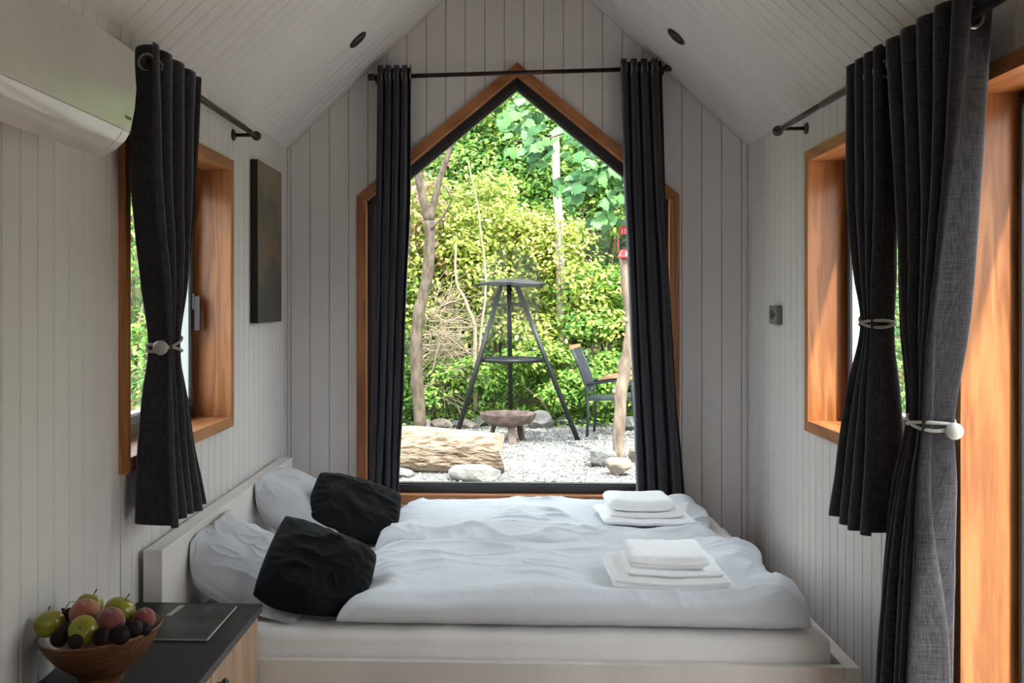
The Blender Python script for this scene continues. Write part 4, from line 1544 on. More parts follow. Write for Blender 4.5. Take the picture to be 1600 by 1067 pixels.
# a bare grape stalk sticking out between apples
gp = at_y(99, 968, 2.25)
gt = empty('grape_stalk', gp, 'thin dark grape stalk sticking up behind the wall side apple', 'stalk')
MB().tube([gp, gp + Vector((0.001, 0, 0.012)), gp + Vector((-0.002, 0, 0.026))], [0.002, 0.0025, 0.0035], 7).build('stalk', M_STEM, gt, True)
MB().tube([gp + Vector((0, 0, 0.02)), gp + Vector((0.006, 0.02, 0.034)), gp + Vector((0.02, 0.03, 0.033))], [0.0012, 0.001, 0.0008], 6).build('tendril', M_STEM, gt, True)

# ------------------------------------------------------------------ outside: ground
GZ = -0.05


def ground_z(x, y):
    """gravel yard, then a bank that rises behind the shrubs and to both sides"""
    r = np.maximum(0, np.asarray(y) - 14.0)
    s = np.maximum(0, np.abs(np.asarray(x)) - 7.0)
    return GZ + 0.42 * np.minimum(r, 14) + 0.01 * r + 0.35 * np.minimum(s, 14) + 0.02 * (fbm(np.asarray(x) * 0.8 + 40, np.asarray(y) * 0.8 + 40, 2) - 0.5)


nx_, ny_ = 90, 90
gx, gy = np.meshgrid(np.linspace(-26, 26, nx_), np.linspace(-22, 34, ny_))
gzv = ground_z(gx, gy) - 0.02
# sunk under the cabin floor
inside = (gx > XL - 0.8) & (gx < XR + 0.8) & (gy > YF - 0.8) & (gy < YB + 0.8)
gzv = np.where(inside, -0.35, gzv)
hill = mk('ground', np.stack([gx, gy, gzv], -1).reshape(-1, 3), grid_faces(nx_, ny_), M_SOIL, None, True)
tag(hill, 'brown leaf littered earth rising into a bank behind the shrubs', kind='structure')
nx_, ny_ = 60, 60
gx, gy = np.meshgrid(np.linspace(-5.2, 6.2, nx_), np.linspace(-6.0, 12.6, ny_))
gv = ground_z(gx, gy) + 0.0 + 0.012 * (fbm(gx * 3, gy * 3, 2) - 0.5)
gv = np.where((gx > XL - 0.5) & (gx < XR + 0.5) & (gy > YF - 0.5) & (gy < YB + 0.5), -0.30, gv)
yard = mk('gravel_yard', np.stack([gx, gy, gv], -1).reshape(-1, 3), grid_faces(nx_, ny_), M_GRAVEL, None, True)
tag(yard, 'pale grey gravel yard outside the pointed window', kind='structure')

# unseen wooden deck, added to bounce sunlight in through the door
dk = empty('bounce_deck', (3.6, 1.4, GZ), 'unseen pale deck added outside the glazed door to bounce daylight in', kind='structure')
for k in range(32):
    xx = 1.62 + k * 0.125
    MB().box((xx, -2.2, GZ + 0.01), (xx + 0.118, 4.6, GZ + 0.045)).build('bounce_plank', M_BOUNCE_DECK, dk)

# loose stones of the gravel
oct_v = np.array([(1, 0, 0), (-1, 0, 0), (0, 1, 0), (0, -1, 0), (0, 0, 1), (0, 0, -1)], float)
oct_f = np.array([(0, 2, 4), (2, 1, 4), (1, 3, 4), (3, 0, 4), (2, 0, 5), (1, 2, 5), (3, 1, 5), (0, 3, 5)])


def scatter(n, tv, tf, pos, scl, quat_ang):
    ca, sa = np.cos(quat_ang), np.sin(quat_ang)
    v = tv[None] * scl[:, None, :]
    x = v[..., 0] * ca[:, None] - v[..., 1] * sa[:, None]
    y = v[..., 0] * sa[:, None] + v[..., 1] * ca[:, None]
    V = np.stack([x, y, v[..., 2]], -1) + pos[:, None, :]
    Fc = tf[None] + (np.arange(n) * len(tv))[:, None, None]
    return V.reshape(-1, 3), Fc.reshape(-1, tf.shape[1])


n = 16000
pp = np.stack([RNG.uniform(-2.6, 2.9, n), 7.2 + 4.9 * RNG.random(n) ** 0.8, np.zeros(n)], -1)
pp[:, 2] = ground_z(pp[:, 0], pp[:, 1]) + 0.002
sz = RNG.uniform(0.007, 0.02, n)[:, None] * np.stack([RNG.uniform(0.8, 1.5, n), RNG.uniform(0.8, 1.3, n), RNG.uniform(0.5, 0.9, n)], -1)
V, Fc = scatter(n, oct_v, oct_f, pp, sz, RNG.uniform(0, 6.3, n))
peb = mk('loose_gravel', V, Fc, M_PEBBLE, None, False)
tag(peb, 'loose grey and white gravel stones spread over the yard', 'gravel', kind='stuff')


def rock(name, c, size, seed, mat, label, group, rot=0.0):
    """angular boulder: sphere chipped by planes"""
    rr = np.random.default_rng(seed)
    bm = bmesh.new()
    bmesh.ops.create_icosphere(bm, subdivisions=3, radius=1.0)
    pl = [(Vector(rr.normal(size=3)).normalized(), rr.uniform(0.62, 0.86)) for _ in range(12)]
    for v in bm.verts:
        p = v.co.copy()
        for nn, d in pl:
            t = p.dot(nn)
            if t > d:
                p -= nn * (t - d)
        v.co = p
    q = Matrix.Rotation(rot, 3, 'Z')
    vs_ = [q @ Vector((v.co.x * size[0], v.co.y * size[1], v.co.z * size[2])) + Vector(c) for v in bm.verts]
    fs_ = [[v.index for v in f.verts] for f in bm.faces]
    bm.free()
    o = mk(name, vs_, fs_, mat, None, False)
    return tag(o, label, 'rock', group)


def gpt(px, py, dz=0.0):
    """point of the level yard seen at a pixel"""
    k = (px - PPX) / F
    d = Vector((k * _c - _s, k * _s + _c, (VPY - py) / F))
    t = (GZ + dz - CZ) / d.z
    return Vector((d.x * t, d.y * t, GZ + dz))


p = gpt(742, 750)
rock('rock', (p.x, p.y, GZ + 0.055), (0.235, 0.13, 0.095), 3, M_ROCK, 'flat grey rock lying in front of the log', 'rocks in the yard', 0.1)
p = gpt(940, 730)
rock('rock', (p.x, p.y + 0.05, GZ + 0.07), (0.17, 0.13, 0.11), 5, M_ROCK, 'slanted grey rock beside the lantern post', 'rocks in the yard', 0.7)
p = gpt(966, 742)
rock('rock', (p.x, p.y, GZ + 0.075), (0.125, 0.11, 0.10), 8, M_ROCKT, 'tan rounded rock at the foot of the lantern post', 'rocks in the yard', 0.2)
p = gpt(992, 722)
rock('rock', (p.x + 0.04, p.y, GZ + 0.08), (0.13, 0.12, 0.12), 12, M_ROCKT, 'tan rock behind the lantern post, half behind the curtain', 'rocks in the yard', 1.2)
p = gpt(628, 745)
rock('rock', (p.x, p.y + 0.02, GZ + 0.03), (0.10, 0.12, 0.06), 14, M_ROCK, 'small grey rock at the curtain end of the log', 'rocks in the yard', 1.2)
p = gpt(985, 672)
rock('rock', (p.x, p.y, GZ + 0.06), (0.22, 0.15, 0.10), 21, M_ROCK, 'grey rock under the garden chair', 'rocks in the yard', 0.3)
p = gpt(858, 668)
rock('rock', (p.x - 0.1, p.y, GZ + 0.08), (0.18, 0.15, 0.13), 22, M_ROCK, 'dark grey rock behind the fire bowl', 'rocks in the yard', 0.8)
for k, (px, py, s) in enumerate(((730, 668, 0.11), (752, 664, 0.13), (715, 666, 0.09), (690, 668, 0.12), (880, 664, 0.12), (905, 662, 0.10), (842, 660, 0.11), (778, 662, 0.10), (660, 668, 0.12))):
    p = gpt(px, py)
    rock('edging_stone', (p.x, p.y, GZ + s * 0.35), (s * 1.2, s, s * 0.6), 30 + k, M_ROCK if k % 3 else M_ROCKT,
         ['pale edging stone just beyond the tripod foot by the log', 'larger edging stone between tripod foot and fire bowl', 'small edging stone over the log middle', 'edging stone above the log beside the trunk', 'edging stone between fire bowl and chair', 'edging stone under the chair back', 'edging stone straight behind the bowl rim', 'edging stone behind the bowl leg', 'edging stone at the foot of the forked tree'][k],
         'stones edging the gravel', k)

# ------------------------------------------------------------------ log, post, lantern
la, lb = at_y(783, 711, 8.75), at_y(545, 705, 8.95)
lg = empty('fallen_log', (0.5 * (la.x + lb.x), 8.85, GZ), 'thick weathered tan log lying on the gravel', 'log')
NL, KL = 46, 40
vv, ff = [], []
for i in range(NL):
    t = i / (NL - 1)
    ctr = la.lerp(lb, t)
    R0 = 0.172 + 0.030 * math.sin(t * 2.6 + 0.3)
    ctr.z = GZ + R0 * 0.93
    for k in range(KL):
        a = 2 * math.pi * k / KL
        rr = R0 * (1 + 0.07 * (float(fbm(np.array(t * 9.0), np.array(math.cos(a) * 2 + 5 + math.sin(a)), 3)) - 0.5) + 0.05 * math.sin(3 * a + t * 4) + 0.02 * math.sin(7 * a))
        shift = 0.03 * math.sin(a * 2) if i == 0 else 0
        vv.append((ctr.x + shift, ctr.y + rr * math.cos(a), ctr.z + rr * math.sin(a)))
for i in range(NL - 1):
    for k in range(KL):
        k2 = (k + 1) % KL
        ff.append((i * KL + k, i * KL + k2, (i + 1) * KL + k2, (i + 1) * KL + k))
mk('bark', vv, ff, M_LOG, lg, True)
for i0 in (0, NL - 1):
    e_ = vv[i0 * KL:(i0 + 1) * KL]
    cen = tuple(np.mean(e_, axis=0))
    mk('cut_end', e_ + [cen], [(k, (k + 1) % KL, KL) for k in range(KL)], M_LOGEND, lg, False)


def limb(mb, pts, radii, n=9, seed=0, wob=0.12):
    """crooked tapered branch through the points"""
    P, Rr = [], []
    rr = np.random.default_rng(seed)
    pts = [Vector(p) for p in pts]
    for i in range(len(pts) - 1):
        for t in (0, 0.33, 0.66):
            q = pts[i].lerp(pts[i + 1], t)
            r = radii[i] + (radii[i + 1] - radii[i]) * t
            P.append(q + Vector(rr.normal(size=3)) * r * wob)
            Rr.append(r * (1 + rr.uniform(-0.08, 0.08)))
    P.append(pts[-1])
    Rr.append(radii[-1])
    mb.tube(P, Rr, n)
    return mb


YP = gpt(968, 722).y
post = empty('lantern_post', gpt(968, 722), 'crooked peeled branch post carrying the red lantern', 'post')
pl_ = [(967, 724), (968, 660), (970, 612), (978, 570), (986, 520), (983, 470), (976, 430), (974, 404)]
limb(MB(), [at_y(x, y, YP) for x, y in pl_], [0.058, 0.054, 0.060, 0.056, 0.052, 0.046, 0.044, 0.043], 14, 3, 0.10).build('stem', M_POST, post, True)
kp = at_y(962, 612, YP)
MB().lathe([(0.03, -0.01), (0.026, 0.02), (0.012, 0.035)], kp, 10, (-1, -0.3, 0.2)).build('knot', M_POST, post, True)
kp = at_y(978, 500, YP - 0.02)
MB().lathe([(0.03, -0.01), (0.024, 0.02), (0.010, 0.03)], kp, 10, (-1, -0.3, 0.2)).build('knot', M_POST, post, True)

lc = at_y(977.5, 404, YP)
u_ = 0.345 / 58.0
lan = empty('oil_lantern', lc, 'red storm lantern standing on the crooked post', 'lantern')
MB().lathe([(0.060, 0.0), (0.074, 0.004), (0.078, 0.016), (0.072, 0.026), (0.066, 0.034), (0.058, 0.060), (0.040, 0.078), (0.034, 0.084)], lc, 28).build('fuel_tank', M_RED, lan, True)
MB().lathe([(0.034, 0.084), (0.036, 0.098), (0.028, 0.104)], lc, 20).build('burner_ring', M_DARKP, lan, True)
MB().lathe([(0.034, 0.104), (0.050, 0.130), (0.056, 0.160), (0.050, 0.200), (0.040, 0.226)], lc, 24).build('glass_globe', M_LGLASS, lan, True)
hood = MB().lathe([(0.044, 0.222), (0.052, 0.226), (0.052, 0.236), (0.046, 0.240), (0.046, 0.290), (0.052, 0.298), (0.050, 0.306), (0.030, 0.318)], lc, 24).build('hood', M_RED, lan, True)
MB().lathe([(0.034, 0.312), (0.040, 0.318), (0.036, 0.330), (0.014, 0.340)], lc, 20).build('cap', M_DARKP, hood, True)
for s in (-1, 1):
    MB().tube([lc + Vector((s * 0.060, 0, 0.03)), lc + Vector((s * 0.070, 0, 0.10)), lc + Vector((s * 0.068, 0, 0.22)), lc + Vector((s * 0.050, 0, 0.275))], 0.006, 8).build('side_tube', M_RED, lan, True)
gw = MB()
for k in range(4):
    a0 = k * math.pi / 2
    gw.tube([lc + Vector((0.058 * math.cos(a0 + t), 0.058 * math.sin(a0 + t), 0.12 + 0.08 * t / 2.2)) for t in np.linspace(0, 2.2, 8)], 0.0018, 5)
gw.build('wire_guard', M_RING, lan, True)
MB().tube([lc + Vector((0.066 * math.cos(t), 0.0, 0.235 + 0.17 * math.sin(t))) for t in np.linspace(0, math.pi, 14)], 0.002, 6).build('bail_handle', M_DARKP, lan, True)

# ------------------------------------------------------------------ tripod grill and fire bowl
YG = 11.2
apex = at_y(795, 444, YG)
tri = empty('tripod_grill', Vector((apex.x, YG, GZ)), 'black steel tripod with a wide flat hood over the fire bowl', 'tripod grill')
fl, fr_ = gpt(712, 686), gpt(903, 688)
fb_ = Vector((apex.x + 0.03, 11.95, GZ))
tops = [apex + Vector((-0.075, -0.04, 0.02)), apex + Vector((0.075, -0.04, 0.02)), apex + Vector((0.0, 0.06, 0.02))]
for foot, tp in ((fl, tops[0]), (fr_, tops[1]), (fb_, tops[2])):
    MB().tube([foot, tp], 0.027, 12).build('leg', M_STEEL, tri, True)
# hood: shallow square pyramid of sheet steel
hc = at_y(796, 436, YG)
hw_ = (at_y(854, 440, YG).x - at_y(739, 440, YG).x) / 2
rim, rim2 = [], []
for k in range(16):
    a = 2 * math.pi * k / 16
    w = 0.012 * math.sin(3 * a + 1)
    rim.append((hc.x + hw_ * math.cos(a), YG + hw_ * math.sin(a), hc.z - 0.050 + w))
    rim2.append((hc.x + 0.42 * hw_ * math.cos(a), YG + 0.42 * hw_ * math.sin(a), hc.z - 0.004 + w * 0.3))
vv = rim + rim2 + [(hc.x, YG, hc.z + 0.012)]
ff = [(k, (k + 1) % 16, 16 + (k + 1) % 16, 16 + k) for k in range(16)] + [(16 + k, 16 + (k + 1) % 16, 32) for k in range(16)]
hd_ = mk('hood', vv, ff, M_STEEL, tri, False)
so = hd_.modifiers.new('t', 'SOLIDIFY')
so.thickness = 0.03


def leg_at(foot, tp, z):
    t = (z - foot.z) / (tp.z - foot.z)
    return foot.lerp(tp, t)


for z_, r_, nm in ((at_y(795, 562, YG).z, 0.022, 'grate_ring'), (at_y(795, 476, YG).z, 0.014, 'brace')):
    q = [leg_at(f, t, z_) for f, t in ((fl, tops[0]), (fr_, tops[1]), (fb_, tops[2]))]
    if nm == 'brace':
        for i in range(3):
            MB().tube([q[i], q[(i + 1) % 3]], r_, 8).build('brace', M_STEEL, tri, True)
    else:
        cen = (q[0] + q[1] + q[2]) / 3
        rad = min((qq - cen).length for qq in q) * 0.93
        prof = [(rad + r_ * math.cos(a) * 0.45, r_ * math.sin(a)) for a in np.linspace(0, 2 * math.pi, 9)[:-1]]
        gr_ = MB().lathe(prof, cen, 40, close=True).build('grate_ring', M_STEEL, tri, True)
        for i in range(-4, 5):
            yy = i * rad / 5
            hw2 = math.sqrt(max(0, rad * rad - yy * yy))
            MB().tube([cen + Vector((-hw2, yy, 0)), cen + Vector((hw2, yy, 0))], 0.005, 6).build('grate_bar', M_STEEL, gr_, True)
ch = MB()
c0_, c1_ = apex + Vector((0.02, 0, -0.02)), at_y(833, 556, YG)
for i in range(28):
    t0, t1 = i / 28, (i + 1.0) / 28
    ch.tube([c0_.lerp(c1_, t0), c0_.lerp(c1_, t1)], 0.006 if i % 2 else 0.003, 5)
ch.build('chain', M_STEEL, tri, True)

YW = 10.75
bc = at_y(794, 646, YW)
br_ = (at_y(838, 646, YW).x - at_y(750, 646, YW).x) / 2
fbw = empty('fire_bowl', (bc.x, YW, GZ), 'rusty steel fire bowl on three flat legs under the tripod', 'fire bowl')
pf = [(0.02, -0.135), (br_ * 0.45, -0.128), (br_ * 0.78, -0.10), (br_ * 0.95, -0.055), (br_, 0.0), (br_ * 1.01, 0.006), (br_ * 0.96, 0.004), (br_ * 0.90, -0.05), (br_ * 0.7, -0.09), (br_ * 0.4, -0.115), (0.02, -0.12)]
MB().lathe(pf, (bc.x, YW, bc.z), 40).build('bowl', M_RUST, fbw, True)
for a in (-1.35, 0.75, 2.75):
    d_ = Vector((math.cos(a), math.sin(a), 0))
    s_ = Vector((-d_.y, d_.x, 0)) * 0.042
    t0 = Vector((bc.x, YW, bc.z - 0.105)) + d_ * br_ * 0.52
    t1 = Vector((bc.x, YW, GZ)) + d_ * br_ * 0.70
    o1 = d_ * 0.012
    MB().prism([t0 - s_ - o1, t0 + s_ - o1, t0 + s_ + o1, t0 - s_ + o1], [t1 - s_ - o1, t1 + s_ - o1, t1 + s_ + o1, t1 - s_ + o1]).build('leg', M_RUST, fbw)

# ------------------------------------------------------------------ garden chair
c_o = gpt(917, 684)
ch_ = empty('garden_chair', c_o, 'dark metal garden chair with mesh back and wooden armrests', 'chair')
fx = Vector((0.97, -0.24, 0)).normalized()          # where the sitter looks
lx = Vector((0.24, 0.97, 0)).normalized()
W_, D_ = 0.52, 0.50
cp = lambda f, l, z: c_o + fx * f + lx * l + Vector((0, 0, z))
TR = 0.0155
for l in (0, W_):
    MB().tube([cp(0.0, l, 0), cp(0.015, l, 0.30), cp(-0.005, l, 0.55), cp(-0.085, l, 0.78), cp(-0.165, l, 0.97)], TR, 10).build('back_upright', M_CHAIRM, ch_, True)
    MB().tube([cp(D_ + 0.06, l, 0), cp(D_ + 0.02, l, 0.25), cp(D_, l, 0.42), cp(D_ - 0.01, l, 0.62), cp(D_ - 0.10, l, 0.655), cp(0.0, l, 0.585)], TR, 10).build('front_leg', M_CHAIRM, ch_, True)
    am = MB()
    NN = 10
    for k in range(NN):
        pass
    top_, bot_ = [], []
    for k in range(NN + 1):
        t = k / NN
        f_ = 0.13 + 0.40 * t
        w_ = 0.028 + 0.010 * math.sin(t * math.pi)
        z_ = 0.655 + 0.020 * math.sin(t * math.pi) - 0.02 * (1 - t)
        top_.append((f_, w_, z_))
    v_, f2 = [], []
    for f_, w_, z_ in top_:
        for dl, dz in ((-w_, 0.0), (w_, 0.0), (w_, 0.024), (-w_, 0.024)):
            v_.append(cp(f_, l + dl, z_ + dz))
    for k in range(NN):
        for j in range(4):
            j2 = (j + 1) % 4
            f2.append((k * 4 + j, k * 4 + j2, (k + 1) * 4 + j2, (k + 1) * 4 + j))
    f2 += [(3, 2, 1, 0), tuple(NN * 4 + j for j in range(4))]
    mk('armrest', v_, f2, M_TEAK, ch_)
MB().tube([cp(-0.165, 0, 0.97), cp(-0.165, W_, 0.97)], TR, 8).build('back_rail', M_CHAIRM, ch_, True)
MB().prism([cp(-0.150, -0.01, 0.965), cp(-0.185, -0.01, 0.965), cp(-0.200, -0.01, 1.01), cp(-0.165, -0.01, 1.015)],
           [cp(-0.150, W_ + 0.01, 0.965), cp(-0.185, W_ + 0.01, 0.965), cp(-0.200, W_ + 0.01, 1.01), cp(-0.165, W_ + 0.01, 1.015)]).build('top_slat', M_TEAK, ch_)
MB().tube([cp(-0.005, 0, 0.50), cp(-0.005, W_, 0.50)], TR * 0.8, 8).build('back_rail', M_CHAIRM, ch_, True)
MB().prism([cp(-0.02, 0.01, 0.40), cp(D_ + 0.02, 0.01, 0.43), cp(D_ + 0.02, 0.01, 0.462), cp(-0.02, 0.01, 0.43)],
           [cp(-0.02, W_ - 0.01, 0.40), cp(D_ + 0.02, W_ - 0.01, 0.43), cp(D_ + 0.02, W_ - 0.01, 0.462), cp(-0.02, W_ - 0.01, 0.43)]).build('seat', M_CHAIRM, ch_)
# see-through mesh: thin strands
ms = MB()
prof_b = [(-0.005, 0.52), (-0.012, 0.58), (-0.045, 0.68), (-0.085, 0.78), (-0.125, 0.88), (-0.160, 0.96)]
for k in range(1, 26):
    l = W_ * k / 26
    ms.tube([cp(f, l, z) for f, z in prof_b], 0.0024, 4)
for k in range(22):
    t = k / 21 * (len(prof_b) - 1)
    i = min(int(t), len(prof_b) - 2)
    q = t - i
    f = prof_b[i][0] + (prof_b[i + 1][0] - prof_b[i][0]) * q
    z = prof_b[i][1] + (prof_b[i + 1][1] - prof_b[i][1]) * q
    ms.tube([cp(f, 0.0, z), cp(f, W_, z)], 0.0024, 4)
mesh_o = ms.build('mesh_back', M_CHAIRM, ch_)
mesh_o['kind'] = 'stuff'

# ------------------------------------------------------------------ trees, shrubs, undergrowth
leaf_v = np.array([(0, 0, 0), (0.26, 0.28, 0.05), (0.22, 0.66, 0.03), (0, 1.0, -0.10), (-0.22, 0.66, 0.03), (-0.26, 0.28, 0.05)])
leaf_f = np.array([(0, 1, 2, 3), (0, 3, 4, 5)])


def leaf_cloud(pos, size, face, spread, rng, droop=0.25):
    """one leaf at each position; face: preferred direction of the upper side, spread: how far leaves stray from it"""
    n = len(pos)
    nr = face + spread * rng.normal(size=(n, 3))
    nr /= np.linalg.norm(nr, axis=1)[:, None]
    d = rng.normal(size=(n, 3))
    d[:, 2] -= droop
    d -= (d * nr).sum(1)[:, None] * nr
    d /= np.linalg.norm(d, axis=1)[:, None]
    s = np.cross(d, nr)
    V = leaf_v[None, :, 0, None] * s[:, None, :] + leaf_v[None, :, 1, None] * d[:, None, :] + leaf_v[None, :, 2, None] * nr[:, None, :]
    V = V * size[:, None, None] + pos[:, None, :]
    Fc = leaf_f[None] + (np.arange(n) * 6)[:, None, None]
    return V.reshape(-1, 3), Fc.reshape(-1, 4)


def shrub(name, c, rad, n, mat, label, seed, group, leaf=0.085, stems=5, cat='shrub', lumps=26, bare=0.0):
    """bush: leafy sprays on lumps around arching stems"""
    rng = np.random.default_rng(seed)
    c = np.array(c, float)
    rad = np.array(rad, float)
    root = empty(name, c, label, cat, group)
    # spray centres fill the outline
    dirs = rng.normal(size=(lumps, 3))
    dirs[:, 2] = np.abs(dirs[:, 2]) * 0.9 - 0.12
    dirs /= np.linalg.norm(dirs, axis=1)[:, None]
    lc_ = c + np.array([0, 0, rad[2] * 0.42]) + dirs * rad * np.array([1, 1, 0.62]) * rng.uniform(0.45, 1.0, lumps)[:, None]
    k = rng.integers(0, lumps, n)
    off = rng.normal(size=(n, 3))
    off /= np.linalg.norm(off, axis=1)[:, None]
    lr = rng.uniform(0.20, 0.36, lumps) * rad.mean()
    # flattish layered sprays
    pos = lc_[k] + off * (lr[k] * rng.random(n) ** 0.45)[:, None] * np.array([1.15, 1.15, 0.62])
    zmin = ground_z(pos[:, 0], pos[:, 1])
    pos[:, 2] = np.maximum(pos[:, 2], zmin + 0.02 + 0.1 * rng.random(n))
    face = off * 0.5 + np.array([0, -0.25, 0.85])
    V, Fc = leaf_cloud(pos, leaf * rng.uniform(0.65, 1.25, n), face, 0.45, rng)
    fo = mk('foliage', V, Fc, mat, root, True)
    fo['kind'] = 'stuff'
    for i in range(stems):
        tgt = Vector(lc_[rng.integers(0, lumps)])
        base = Vector((c[0] + rng.normal() * rad[0] * 0.12, c[1] + rng.normal() * rad[1] * 0.12, c[2] - 0.05))
        mid = base.lerp(tgt, 0.5) + Vector((0, 0, rad[2] * 0.12))
        limb(MB(), [base, mid, tgt], [0.022, 0.015, 0.006], 6, seed + i, 0.4).build('stem', M_TWIG if i % 2 else M_BARK, root, True)
    return root


SH = 'shrubs beyond the gravel'
# x, y, (rx, ry, rz), leaves, material, label
specs = [
    ((-1.95, 12.9), (0.9, 0.7, 2.1), 3600, M_LEAFG, 'green shrub behind the forked tree trunk'),
    ((-1.05, 13.2), (0.85, 0.7, 3.4), 5600, M_LEAFY, 'yellow green shrub behind the tripod leg on the log side'),
    ((-0.25, 13.6), (0.9, 0.7, 3.7), 6000, M_LEAFY, 'tall yellowish shrub right behind the tripod hood'),
    ((0.55, 13.3), (0.8, 0.7, 2.7), 4400, M_LEAFY, 'yellow green shrub around the pale tree trunk'),
    ((1.25, 13.0), (0.8, 0.7, 2.2), 4000, M_LEAFG, 'mid green shrub above the garden chair'),
    ((2.1, 13.2), (0.95, 0.8, 2.6), 4200, M_LEAFY, 'light green shrub behind the lantern post'),
    ((3.3, 12.9), (1.0, 0.9, 2.6), 2600, M_LEAFG, 'green shrub past the lantern, behind the curtain'),
    ((-3.1, 12.8), (1.0, 0.9, 2.6), 2600, M_LEAFY, 'yellow green shrub past the forked tree, behind the curtain'),
    ((-0.75, 12.5), (0.65, 0.5, 0.85), 1700, M_LEAFG, 'low green bush at the tripod foot near the log'),
    ((0.35, 12.6), (0.75, 0.5, 0.95), 1900, M_LEAFG, 'low green bush behind the fire bowl'),
    ((1.15, 12.45), (0.65, 0.5, 0.95), 1800, M_LEAFG, 'low green bush under the chair back'),
    ((1.95, 12.5), (0.65, 0.5, 1.0), 1500, M_LEAFG, 'low green bush behind the chair armrests'),
    ((-1.5, 12.45), (0.6, 0.45, 0.8), 1500, M_LEAFG, 'low green bush beside the forked trunk'),
]
for i, ((x, y), r, n, mt, lab) in enumerate(specs):
    shrub('shrub', (x, y, float(ground_z(x, y))), r, int(n * 2.2), mt, lab, 100 + i, SH, leaf=0.073 if r[2] > 1.2 else 0.066, stems=5 if r[2] > 1.2 else 0)
TH = 'trees on the bank'
banks = [
    ((-3.6, 15.8), (1.6, 1.3, 4.6), 5200, M_LEAFG, 'leafy green tree on the bank behind the forked trunk'),
    ((-1.7, 16.3), (1.5, 1.3, 4.9), 6000, M_LEAFD, 'dark green tree on the bank above the tripod on the log side'),
    ((-0.1, 16.6), (1.5, 1.3, 5.2), 6400, M_LEAFG, 'green tree on the bank under the window apex'),
    ((1.4, 16.2), (1.4, 1.3, 5.0), 6000, M_LEAFD, 'dark green tree on the bank behind the pale trunk'),
    ((2.9, 16.0), (1.5, 1.3, 5.0), 5200, M_LEAFG, 'green tree on the bank above the lantern'),
    ((4.8, 15.6), (1.6, 1.4, 5.0), 3200, M_LEAFD, 'deep green tree on the bank far past the lantern'),
    ((-5.6, 15.4), (1.7, 1.4, 5.0), 3200, M_LEAFD, 'deep green tree on the bank far past the log'),
    ((-0.9, 19.2), (2.3, 1.6, 4.6), 6000, M_LEAFG, 'tall dark tree highest on the bank, log side'),
    ((2.2, 19.0), (2.3, 1.6, 4.6), 6000, M_LEAFG, 'tall dark tree highest on the bank, lantern side'),
]
for i, ((x, y), r, n, mt, lab) in enumerate(banks):
    shrub('leafy_tree', (x, y, float(ground_z(x, y))), r, int(n * 2.3), mt, lab, 200 + i, TH, leaf=0.092, stems=4, cat='tree', lumps=34)
SD = 'bushes beside the cabin'
sides = [
    ((-4.3, 5.0), (1.0, 1.2, 2.6), 1800, M_LEAFG, 'green bush seen through the window behind the headboard'),
    ((-4.6, 7.6), (1.0, 1.2, 2.9), 1800, M_LEAFY, 'yellow green bush farther along the headboard side of the cabin'),
    ((-4.6, 10.2), (1.0, 1.2, 3.0), 1800, M_LEAFG, 'green bush between cabin corner and bank, headboard side'),
    ((5.4, 5.6), (1.0, 1.2, 2.2), 1800, M_LEAFG, 'green bush seen through the window at the bed foot'),
    ((5.6, 8.4), (1.0, 1.2, 2.6), 1800, M_LEAFY, 'yellow green bush farther along the door side of the cabin'),
    ((5.6, 11.0), (1.0, 1.2, 3.0), 1800, M_LEAFG, 'green bush between door side and bank'),
]
for i, ((x, y), r, n, mt, lab) in enumerate(sides):
    shrub('bush', (x, y, float(ground_z(x, y))), r, n, mt, lab, 300 + i, SD, leaf=0.11, stems=3, lumps=22)

# creeping ground cover along the gravel edge and over the bank
n = 5200
pos = np.stack([RNG.uniform(-4, 4.5, n), 11.9 + 1.3 * RNG.random(n) ** 0.7, np.zeros(n)], -1)
pos[:, 2] = ground_z(pos[:, 0], pos[:, 1]) + 0.02 + 0.16 * RNG.random(n) * np.clip((pos[:, 1] - 11.8) / 0.5, 0.2, 1)
V, Fc = leaf_cloud(pos, RNG.uniform(0.04, 0.08, n), np.array([0, -0.3, 1.0]), 0.4, RNG)
tag(mk('undergrowth', V, Fc, M_LEAFG, None, True), 'low green plants creeping over the gravel edge', 'undergrowth', kind='stuff')
n = 42000
pos = np.stack([RNG.uniform(-9, 9, n), RNG.uniform(13.5, 26, n), np.zeros(n)], -1)
pos[:, 2] = ground_z(pos[:, 0], pos[:, 1]) + 0.05 + 0.9 * RNG.random(n) ** 2
V, Fc = leaf_cloud(pos, RNG.uniform(0.08, 0.14, n), np.array([0, -0.5, 0.8]), 0.4, RNG)
tag(mk('bank_foliage', V, Fc, M_LEAFD, None, True), 'thick green leaves covering the bank behind the trees', 'foliage', kind='stuff')

# forked tree beside the log
YTR = 11.8
tr = empty('forked_tree', gpt(655, 674), 'slim forked grey brown tree beside the log', 'tree')
T = lambda x, y, dy=0: at_y(x, y, YTR + dy)
limb(MB(), [T(657, 680), T(652, 600), T(650, 545), T(656, 480), T(667, 440), T(671, 380), T(671, 345)], [0.082, 0.076, 0.078, 0.070, 0.064, 0.062, 0.066], 12, 5, 0.08).build('trunk', M_BARK, tr, True)
limb(MB(), [T(671, 348), T(662, 315), T(655, 285), T(648, 230), T(640, 120), T(632, 0)], [0.055, 0.050, 0.046, 0.040, 0.03, 0.02], 10, 6, 0.1).build('branch', M_BARK, tr, True)
limb(MB(), [T(671, 348), T(680, 310), T(690, 270), T(703, 235), T(718, 190), T(735, 60)], [0.052, 0.042, 0.036, 0.034, 0.026, 0.015], 10, 7, 0.1).build('branch', M_BARK, tr, True)
